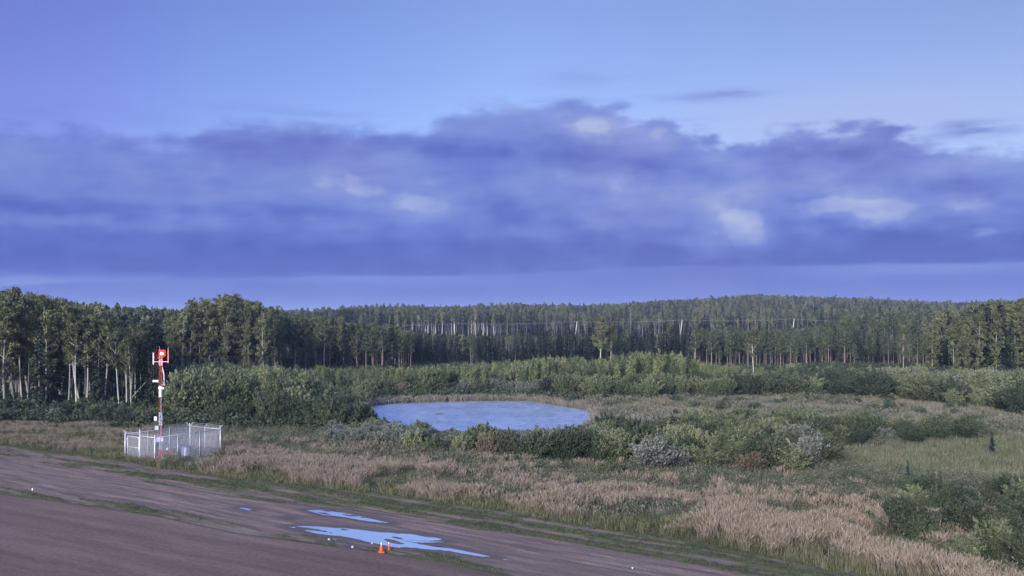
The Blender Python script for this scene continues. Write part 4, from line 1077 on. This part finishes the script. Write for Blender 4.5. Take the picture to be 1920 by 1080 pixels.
# herbs between the beige grass and the shrubs, and all over the rough ground
x, y, z, px, py, r = spots(-110, 70, 34, 125, 3.4, 102)
d = (y - yedge(x)) * .78
width = np.interp(px, [-200, 0, 200, 320, 450, 700, 1000, 1300, 1600, 1900, 2100], [3, 4, 5, 8, 14, 15, 16, 20, 24, 28, 30])
inpond = polydist(x, y, POND) < .4
gp = inpoly(px, py, ZGRN)
k = (d > .15 * width) & ~inpond & ~gp & (r.uniform(size=len(x)) < .26 + .8 * sst(d / width, .5, 1.0)) & ((px > 330) | (py < 786)) & ((px < 1090) | (py > 800) | (r.uniform(size=len(x)) < .1))
k &= ~yard(x, y)
strew('low_herbs', [herbs(i, .62, n=135, sz=.04) for i in range(5)], x[k], y[k], z[k], .6 + 1.0 * spread_of(x, y, 4, 19)[k], r, sw=1.3)
k = (polydist(px + 60 * (fbm(x / 5, y / 5, 44) - .5), py + 26 * (fbm(x / 4, y / 4, 45) - .5), ZGRN) < 0) | ((px > 1540) & (py > 885) & (d > width * .6))
kk = k & (r.uniform(size=len(x)) < .35)
strew('green_patch_grass', [blades(140 + i, 16, .7, .2, .03, .4, 'meadow_grass') for i in range(3)], x[kk], y[kk], z[kk], .6 + .5 * r.uniform(size=kk.sum()), r)
k &= r.uniform(size=len(x)) < .75
strew('marsh_grass', [blades(40 + i, 20, .5, .22, .035, .5, 'marsh_grass') for i in range(4)], x[k], y[k], z[k], .6 + .5 * r.uniform(size=k.sum()), r, sw=1.4)
# meadow behind the shrubs
x, y, z, px, py, r = spots(5, 110, 100, 168, 3.6, 103)
k = (px > 1090) & (py > 738) & (polydist(x, y, POND) > .5)
nn_ = spread_of(x, y, 8, 23)
ka = k & (r.uniform(size=len(x)) < .7 + .3 * sst(nn_, .4, .55))
strew('meadow_grass', [blades(50 + i, 22, .60, .26, .05, .35, 'meadow_grass') for i in range(4)], x[ka], y[ka], z[ka], .65 + .5 * r.uniform(size=ka.sum()), r, sw=1.3)
kb = k & (r.uniform(size=len(x)) < .16 * (1 - sst(nn_, .42, .58)))
strew('meadow_herbs', [herbs(60 + i, .7, n=90, sz=.07) for i in range(3)], x[kb], y[kb], z[kb], .8 + .8 * r.uniform(size=kb.sum()), r, sw=1.4)
# low growth under the trees and saplings
x, y, z, px, py, r = spots(-110, 110, 105, 245, .8, 104)
k = (polydist(x, y, POND) > 1.0) & ((px > 335) | (r.uniform(size=len(x)) < .35)) & ((px < 1090) | (py < 745)) & (np.abs(px - 960) < 1150)
strew('undergrowth', [herbs(70 + i, 1.0, 'willow_dark', n=110, sz=.10, el=2) for i in range(4)], x[k], y[k], z[k], .8 + .9 * r.uniform(size=k.sum()), r, sw=1.8)
# reeds round the far shore
x, y, z, px, py, r = spots(-32, 22, 100, 164, 14, 105)
dp = polydist(x, y, POND)
side = (y > 138) | (x > 8) | (x < -17)
k = side & (dp > -.5) & (dp < np.where(y > 140, 2.4, .7)) & (r.uniform(size=len(x)) < np.where(y > 140, .7, .3))
strew('reeds', [blades(80 + i, 14, 1.0, .16, .05, .16, 'reed', .04) for i in range(4)], x[k], y[k], np.maximum(z[k], PW - .1), .65 + .5 * r.uniform(size=k.sum()), r, .07)
# short grass on the strip
rs = np.random.default_rng(106)
fl = np.clip(green, 0, 1).ravel() * (ST.ravel() > .01)
sel = (SX.ravel() > -60) & (SX.ravel() < 30)
cell = np.where(sel)[0]; pr = sst(fl[cell], .30, .80) * .5
ii = cell[rs.uniform(size=len(cell)) < pr]
x = SX.ravel()[ii] + rs.uniform(-.12, .12, len(ii)); y = SY.ravel()[ii] + rs.uniform(-.12, .12, len(ii)); z = SZ.ravel()[ii]
strew('short_grass', [blades(90 + i, 13, .13, .10, .018, .6, 'short_grass') for i in range(4)], x, y, z, .6 + .8 * rs.uniform(size=len(ii)), rs, .2)

# ------------------------------------------------------------------ the weather station
def gpt(px, py, it=6):
    """point of the natural ground seen at this place of the frame"""
    Y = H * F / (py - HZ)
    for _ in range(it):
        X = (px - 960) / F * Y; z = float(zg(np.array([X]), np.array([Y]))[0]); Y = (H - z) * F / (py - HZ)
    return np.array([(px - 960) / F * Y, Y, z])


def geo(name, fn, mats, parent, smooth=False, loc=None):
    G = Geo(); fn(G); return link(name, G.mesh(name, mats, smooth), parent, loc)


CA, CB, CC_, CD_ = gpt(234.7, 858), gpt(290.3, 867), gpt(413, 856), gpt(356, 848)
Z0 = float(np.mean([p[2] for p in (CA, CB, CC_, CD_)]))
for p in (CA, CB, CC_, CD_): p[2] = Z0
mid = (CA + CB + CC_ + CD_) / 4
FE = link('chain_link_fence', None, None, tuple(mid), 0, None, 'square grey chain-link fence with barbed wire round the weather mast', 'fence')
loc_ = lambda p: np.asarray(p) - mid
FH = 2.25


def post(name, p, h, r, parent):
    p = loc_(p)
    o = geo(name, lambda G: G.tube([p + [0, 0, -.3], p + [0, 0, h]], r, 8).tube([p + [0, 0, h], p + [0, 0, h + .05]], [r * 1.25, r * .4], 8), [M['galvanised']], parent, True)
    return o


def side(a, b, h0=0.05, h1=FH, cell=.070, w=.0052):
    """woven wire between two points"""
    a, b = loc_(a), loc_(b); L = np.linalg.norm(b - a); u = (b - a) / L; G = Geo(); hh = h1 - h0
    nrm = np.array([-u[1], u[0], 0])
    for sgn in (1, -1):
        for s in np.arange(-hh, L, cell):
            s0, s1 = s, s + hh; t0, t1 = 0, 1
            if s0 < 0: t0 = -s0 / hh
            if s1 > L: t1 = (L - s0) / hh
            if t1 - t0 < .02: continue
            f = lambda t: a + u * ((s0 + hh * t) if sgn > 0 else L - (s0 + hh * t)) + np.array([0, 0, h0 + hh * t])
            G.tube([f(t0), f(t1)], w, 3, cap=False)
    return G


PG = CA + (CB - CA) * .5; PG0 = CA + (CB - CA) * .08
for nm, p, h, r in (('corner_post', CA, 2.35, .05), ('corner_post', CB, 2.45, .055), ('corner_post', CC_, 2.5, .055), ('corner_post', CD_, 2.45, .055), ('gate_post', PG, 2.75, .05)):
    post(nm, p, h, r, FE)
for a, b, k in ((CB, CC_, (1 / 3, 2 / 3)), (CC_, CD_, (.5,)), (CD_, CA, (1 / 3, 2 / 3))):
    for t in k: post('line_post', a + (b - a) * t, 2.25, .03, FE)
for a, b in ((PG, CB), (CB, CC_), (CC_, CD_), (CD_, CA)):
    pa, pb = loc_(a), loc_(b)
    geo('top_rail', lambda G: G.tube([pa + [0, 0, FH], pb + [0, 0, FH]], .026, 6), [M['galvanised']], FE, True)
    geo('tension_wire', lambda G: G.tube([pa + [0, 0, .12], pb + [0, 0, .12]], .007, 4), [M['galvanised']], FE)
    link('wire_mesh', side(a, b).mesh('wire_mesh', [M['wire']]), FE)
# barbed wire on slanting arms
cen = loc_(mid)
for a, b in ((CA, CB), (CB, CC_), (CC_, CD_), (CD_, CA)):
    pa, pb = loc_(a), loc_(b); u = (pb - pa) / np.linalg.norm(pb - pa); nrm = np.array([u[1], -u[0], 0])
    if np.dot(nrm, (pa + pb) / 2) < 0: nrm = -nrm
    def arms(G):
        for t in (0.02, .5, .98): q = pa + (pb - pa) * t + np.array([0, 0, FH]); G.tube([q, q + nrm * .26 + np.array([0, 0, .30])], .017, 4)
    geo('wire_arm', arms, [M['galvanised']], FE)
    for k in (1, 2, 3):
        off = nrm * .085 * k + np.array([0, 0, FH + .097 * k])
        def strand(G):
            P = [pa + (pb - pa) * t + off - np.array([0, 0, (.035 + .03 * (k == 2)) * math.sin(math.pi * ((t * 2) % 1))]) for t in np.linspace(0, 1, 25)]
            G.tube(P, .006, 3, cap=False)
            for q in np.linspace(.01, .99, 40):
                c = pa + (pb - pa) * q + off - np.array([0, 0, .035 * math.sin(math.pi * ((q * 2) % 1))]); G.tube([c - [0, 0, .025], c + [0, 0, .025]], .004, 3, cap=False)
        geo('barbed_wire', strand, [M['wire']], FE)
# gate leaf
gl, gr = loc_(PG0), loc_(PG - (CB - CA) * .03); ug = (gr - gl)
gt = geo('gate', lambda G: [G.tube([gl + [0, 0, .15], gl + [0, 0, 2.1]], .026, 6), G.tube([gr + [0, 0, .15], gr + [0, 0, 2.1]], .026, 6), G.tube([gl + [0, 0, .15], gr + [0, 0, .15]], .026, 6),
                            G.tube([gl + [0, 0, 1.2], gr + [0, 0, 1.2]], .022, 6), G.tube([gl + [0, 0, 2.1], gr + [0, 0, 2.1]], .026, 6)], [M['galvanised']], FE, True)
link('gate_mesh', side(PG0, PG - (CB - CA) * .03, .15, 2.1).mesh('gate_mesh', [M['wire']]), gt)
for zz in (.4, 1.85): geo('hinge', lambda G: G.box(gl + [-.03, 0, zz], (.09, .06, .06)), [M['galvanised']], gt)
geo('latch', lambda G: G.box(gr + [.03, 0, 1.1], (.12, .05, .09)), [M['galvanised']], gt)

# mast
mb = gpt(301.5, 857); mb[2] = Z0
MT = link('weather_mast', None, None, tuple(mb), math.radians(12), None, 'red and white lattice weather mast with lit red beacon inside the chain-link fence', 'mast')
LEG = [(.135 * math.cos(a), .135 * math.sin(a)) for a in (math.radians(90), math.radians(210), math.radians(330))]
geo('foundation', lambda G: G.box((0, 0, .05), (.9, .9, .3)), [M['concrete']], MT)


def section(z0, z1, mat):
    def f(G):
        for x, y in LEG: G.tube([(x, y, z0), (x, y, z1)], .020, 6)
        n = max(2, int(round((z1 - z0) / .36))); dz = (z1 - z0) / n
        for k in range(3):
            (x0, y0), (x1, y1) = LEG[k], LEG[(k + 1) % 3]
            for i in range(n):
                a, b = ((x0, y0), (x1, y1)) if i % 2 else ((x1, y1), (x0, y0))
                G.tube([(a[0], a[1], z0 + i * dz), (b[0], b[1], z0 + (i + 1) * dz)], .013, 4, cap=False)
            G.tube([(x0, y0, z0 + .02), (x1, y1, z0 + .02)], .013, 4, cap=False)
    geo('lattice_section', f, [M[mat]], MT)


for z0, z1, mt in ((.2, .85, 'red_paint'), (.852, 2.0, 'white_paint'), (2.002, 2.95, 'red_paint'), (2.952, 4.05, 'white_paint'), (4.052, 5.35, 'red_paint'), (5.352, 6.3, 'white_paint'), (6.302, 8.1, 'red_paint'), (8.102, 8.75, 'white_paint')):
    section(z0, z1, mt)
geo('top_plate', lambda G: G.box((0, 0, 8.78), (.46, .46, .04)), [M['red_paint']], MT)
geo('lightning_rod', lambda G: G.tube([(-.14, .1, 8.8), (-.14, .1, 9.75)], [.018, .006], 5), [M['white_paint']], MT)
ca = geo('crossarm', lambda G: G.tube([(-.62, 0, 8.42), (.62, 0, 8.42)], .025, 6), [M['white_paint']], MT)
geo('sensor_tube', lambda G: G.tube([(-.60, 0, 8.15), (-.60, 0, 8.30), (-.60, 0, 9.2)], [.05, .055, .045], 8), [M['white_paint']], ca, True)
geo('whip_antenna', lambda G: G.tube([(.60, 0, 8.3), (.60, 0, 9.65)], [.025, .010], 6), [M['white_paint']], ca)
bz = 8.80
bc = geo('beacon', lambda G: G.tube([(.12, -.08, bz), (.12, -.08, bz + .08)], .16, 12).tube([(.12, -.08, bz + .62), (.12, -.08, bz + .67), (.12, -.08, bz + .70)], [.22, .16, .02], 12), [M['dark_paint']], MT)
for nm_, cl_, st_ in (('beacon_glass', (1, .012, .008, 1), 2.6), ('beacon_flash', (1, .80, .70, 1), 3.0)):
    m, g = material(nm_); em = g.n('ShaderNodeEmission'); em.inputs[0].default_value = cl_; em.inputs[1].default_value = st_; M[nm_] = finish(m, g, em.outputs[0])
ln_ = geo('lens', lambda G: G.tube([(.12, -.08, bz + z_) for z_ in (.08, .13, .35, .57, .62)], [.19, .25, .27, .25, .19], 16), [M['beacon_glass']], bc, True)
geo('flash_lamp', lambda G: G.box((.12, -.355, bz + .30), (.22, .03, .12)).box((.12, -.345, bz + .42), (.18, .03, .04)), [M['beacon_flash']], bc, True)  # added white glowing boxes, standing in for the lens's overexposed core
# light given off by the beacon
bd = bpy.data.lights.new('beacon_light', 'POINT'); bd.energy = 60; bd.color = (1, .05, .03); bd.shadow_soft_size = .18
bl = bpy.data.objects.new('beacon_light', bd); COL.objects.link(bl); bl.parent = MT; bl.location = (.12, -.42, bz + .3)
geo('radio_antenna', lambda G: G.tube([(.30, -.05, 6.35), (.27, -.05, 7.3), (.12, -.05, 8.0)], [.045, .04, .025], 7), [M['white_paint']], MT, True)
geo('antenna_bracket', lambda G: G.tube([(.05, 0, 6.45), (.32, -.05, 6.42)], .02, 5), [M['white_paint']], MT)
ib = geo('instrument_arm', lambda G: G.tube([(-.1, 0, 6.62), (-.62, -.05, 6.68)], .025, 5), [M['grey_paint']], MT)
geo('wind_sensor', lambda G: G.box((-.42, -.05, 6.76), (.46, .2, .17), 0, .1), [M['white_paint']], ib)
cb = geo('camera_arm', lambda G: G.tube([(.0, -.1, 6.2), (.22, -.22, 6.22)], .03, 5), [M['white_paint']], MT)
geo('camera_housing', lambda G: G.box((.10, -.26, 6.16), (.52, .17, .17), 0, -.5).box((-.02, -.2, 6.28), (.2, .2, .12)), [M['white_paint']], cb)
geo('cable_tray', lambda G: G.box((-.03, -.15, 5.8), (.20, .05, .85)), [M['white_paint']], MT)
vs_ = geo('visibility_sensor', lambda G: G.box((-.42, -.05, 3.52), (.22, .2, .34)).tube([(-.1, 0, 3.2), (-.42, -.05, 3.3)], .025, 5), [M['white_paint']], MT)
geo('sensor_head', lambda G: G.box((-.40, -.1, 3.15), (.30, .22, .30)), [M['dark_paint']], vs_)
geo('junction_box', lambda G: G.box((-.30, -.14, 2.72), (.30, .16, .34)), [M['grey_paint']], MT)
geo('equipment_box', lambda G: G.box((-.22, -.20, 1.72), (.46, .22, .42)).box((.12, -.2, 1.7), (.22, .1, .34)), [M['white_paint']], MT)
geo('hinge_box', lambda G: G.box((0, -.2, .62), (.42, .16, .42)), [M['red_paint']], MT)
geo('conduit', lambda G: G.tube([(.05, -.2, .2), (.05, -.2, 2.0), (.04, -.19, 5.3)], .022, 5), [M['grey_paint']], MT)

pb_ = gpt(314, 857); pb_[2] = Z0
PD = link('sensor_post', None, None, tuple(pb_), 0, None, 'short red post with a white round cap beside the mast foot', 'sensor post')
geo('post', lambda G: G.tube([(0, 0, -.1), (0, 0, .72)], .05, 8), [M['dark_paint']], PD, True)
geo('cap', lambda G: G.tube([(0, 0, .70), (0, 0, .76), (0, 0, .88), (0, 0, .94)], [.06, .11, .11, .04], 10), [M['white_paint']], PD, True)
geo('guard_pipe', lambda G: G.tube([(.26, 0, -.1), (.26, 0, .86), (.1, 0, .90)], .03, 6), [M['red_paint']], PD, True)
sb_ = gpt(307, 860); geo('valve_box', lambda G: G.box((0, 0, .12), (.3, .22, .24), taper=.85).box((0, 0, .255), (.33, .25, .03)), [M['white_paint']], None, False, tuple(sb_))
o = bpy.data.objects['valve_box']; o['label'] = 'low white valve box on the ground at the mast foot'; o['category'] = 'valve box'
cbp = gpt(347.5, 858.5); cbp[2] = Z0
CBN = link('equipment_cabinet', None, None, tuple(cbp + np.array([0, 0, .12])), math.radians(-12), None, 'small blue and white equipment cabinet inside the fence, right of the mast', 'cabinet')
geo('cabinet_body', lambda G: G.box((0, 0, .46), (.50, .44, .84)).box((0, 0, .895), (.56, .50, .03)), [M['blue_paint']], CBN)
geo('cabinet_door', lambda G: G.box((.262, 0, .48), (.02, .38, .74)).box((.13, -.235, .48), (.22, .025, .76)), [M['white_paint']], CBN)
geo('plinth', lambda G: G.box((0, 0, -.06), (.6, .56, .19)), [M['concrete']], CBN)

# ------------------------------------------------------------------ cones and markers on the strip
def cone(px, py, h, label):
    x, y = wpt(px, py, .01)
    e = link('traffic_cone', None, None, (x, y, .02), rng.uniform(-.5, .5), None, label, 'traffic cone', 'orange cones by the big puddle')
    geo('base', lambda G: G.box((0, 0, .02), (.34 * h / .6, .34 * h / .6, .04)), [M['cone_orange']], e)
    geo('cone_body', lambda G: G.tube([(0, 0, .04), (0, 0, h * .55), (0, 0, h * .78)], [.125 * h / .6, .075 * h / .6, .045 * h / .6], 14), [M['cone_orange']], e, True)
    geo('white_top', lambda G: G.tube([(0, 0, h * .78), (0, 0, h * 1.08)], [.036, .022], 8), [M['white_paint']], e, True)


cone(715, 1036, .47, 'nearer, brighter orange traffic cone beside the big puddle')
cone(729, 1031, .36, 'smaller orange traffic cone just behind the nearer one')


def marker(px, py, h, label, red=True):
    x, y = wpt(px, py, .01)
    e = link('edge_light', None, None, (x, y, .0), 0, None, label, 'edge light', 'runway edge lights')
    geo('stem', lambda G: G.tube([(0, 0, -.02), (0, 0, h * .55)], .035, 8), [M['red_paint' if red else 'grey_paint']], e)
    geo('lamp_glass', lambda G: G.tube([(0, 0, h * .55), (0, 0, h * .65), (0, 0, h * .92), (0, 0, h)], [.03, .055, .05, .02], 10), [M['white_paint']], e, True)
    geo('base_plate', lambda G: G.tube([(0, 0, -.01), (0, 0, .02)], .12, 10), [M['dark_paint']], e)


marker(61, 925, .36, 'red and white edge light on the grass strip at far left')
marker(51, 826, .24, 'small white edge light left of the fence, near the left edge', False)
marker(1186, 1067, .09, 'low white edge light on the gravel right of the puddles', False)
rs = np.random.default_rng(5)
for px, py, s, lab in ((62, 1026, .0, ''), (698, 1019, .10, 'small pale stone at the near rim of the big puddle'), (661, 1026, .12, 'pale stone left of the cones, on the runway edge'), (617, 1012, .12, 'pale flat stone left of the cones, near the puddle rim'), (1100, 1004, .10, 'pale stone on the grassy shoulder right of the puddles')):
    if not s: continue
    x, y = wpt(px, py, .02); G = Geo(); G.tube([(0, 0, -.03), (0, 0, s * .25), (0, 0, s * .55)], [s * .6, s * .6, s * .25], 7)
    link('stone', G.mesh('stone', [M['concrete']]), None, (x, y, .03), rs.uniform(0, 3), None, lab, 'stone', 'stones on the strip')

# ------------------------------------------------------------------ floating log, leaning dead trunks
x, y = wpt(823, 777, PW)
LG = link('floating_log', None, None, (x, y, PW), .15, None, 'dark log floating on the pond, left of its middle', 'log')
geo('log_trunk', lambda G: G.tube([(-.6, 0, .0), (-.2, .03, .05), (.4, 0, .04), (.65, .02, .0)], [.06, .11, .10, .05], 8), [M['dark_wood']], LG, True)
geo('branch_stub', lambda G: G.tube([(-.1, 0, .1), (-.18, .02, .24)], [.03, .015], 5), [M['dark_wood']], LG)
for (pa, pb, dY, r, lab) in (((228, 766), (288, 701), 0, .075, 'yellowish dead trunk leaning against the trees left of the mast'), ((163, 764), (187, 747), 0, .06, 'short dead trunk leaning under the white aspens')):
    a = gpt(*pa); Yb = a[1] + .6; b = np.array([(pb[0] - 960) / F * Yb, Yb, H + (HZ - pb[1]) / F * Yb])
    e = link('leaning_dead_trunk', None, None, tuple(a), 0, None, lab, 'dead trunk', 'dead trunks in the left wood')
    geo('trunk', lambda G: G.tube([(0, 0, -.2), tuple((b - a) * .5 + [.05, 0, .08]), tuple(b - a)], [r, r * .8, r * .35], 6), [M['dead_wood']], e, True)
    geo('branch', lambda G: G.tube([tuple((b - a) * .6), tuple((b - a) * .68 + [.25, 0, .5])], [.03, .01], 4), [M['dead_wood']], e)

# ------------------------------------------------------------------ power line
PL = []
YL = 452.0
for (px, py, pb2, lab) in ((852, 607, 852, 'leftmost pale power pole in front of the white-stemmed aspens'), (1082, 603, 1079.5, 'second power pole from the left, leaning slightly'),
                          (1279, 600, 1276.5, 'third power pole from the left, in front of the wooded hill'), (1489, 598, 1486.5, 'rightmost power pole, above the pine stand')):
    X = (px - 960) / F * YL; zt = H + (HZ - py) / F * YL; zb = float(zg(np.array([X]), np.array([YL]))[0]); dx = (px - pb2) / F * YL * 1.6
    e = link('power_pole', None, None, (X - dx, YL, zb), 0, None, lab, 'power pole', 'power poles along the cleared line')
    h = zt - zb
    geo('pole', lambda G: G.tube([(0, 0, -.5), (dx, 0, h)], [.21, .16], 8), [M['pole_wood']], e, True)
    geo('crossarm', lambda G: G.box((dx, -.05, h - .25), (.16, 2.0, .16)), [M['pole_wood']], e)
    for dy in (-.9, 0, .9): geo('insulator', lambda G: G.tube([(dx, dy, h - (.0 if dy == 0 else .17)), (dx, dy, h + (.22 if dy == 0 else .05))], .06, 6), [M['grey_paint']], e)
    PL.append((X, YL, zt))
ends = [((560 - 960) / F * YL, YL, 12 + (595 - 613) / F * YL)] + PL + [((1690 - 960) / F * YL, YL, 12 + (595 - 603) / F * YL)]
for dy, dz, lab in ((0, .22, 'topmost power line wire strung across the poles'), (-.9, .05, 'nearer lower power line wire strung across the poles'), (.9, .05, 'farther lower power line wire strung across the poles')):
    P = []
    for a, b in zip(ends[:-1], ends[1:]):
        for t in np.linspace(0, 1, 13)[:-1]:
            P.append((a[0] + (b[0] - a[0]) * t, a[1] + dy, a[2] + (b[2] - a[2]) * t + dz - 3.0 * t * (1 - t)))
    P.append((ends[-1][0], ends[-1][1] + dy, ends[-1][2] + dz))
    G = Geo(); G.tube(P, .020, 4); link('power_line_wire', G.mesh('power_line_wire', [M['cable']]), None, None, 0, None, lab, 'power line', 'wires of the power line')

# ------------------------------------------------------------------ the evening air
def haze():
    x0, x1, y0, y1, z0, z1 = -8500, 8500, -4000, 11000, -5, 85
    G = Geo(); G.box(((x0 + x1) / 2, (y0 + y1) / 2, (z0 + z1) / 2), (x1 - x0, y1 - y0, z1 - z0))
    m, g = material('haze'); v = g.n('ShaderNodeVolumePrincipled')
    v.inputs['Color'].default_value = (.50, .60, .98, 1); v.inputs['Density'].default_value = 0.00016
    g.t.links.new(v.outputs[0], g.n('ShaderNodeOutputMaterial').inputs['Volume'])
    link('haze', G.mesh('haze', [m]), kind='stuff')
haze()
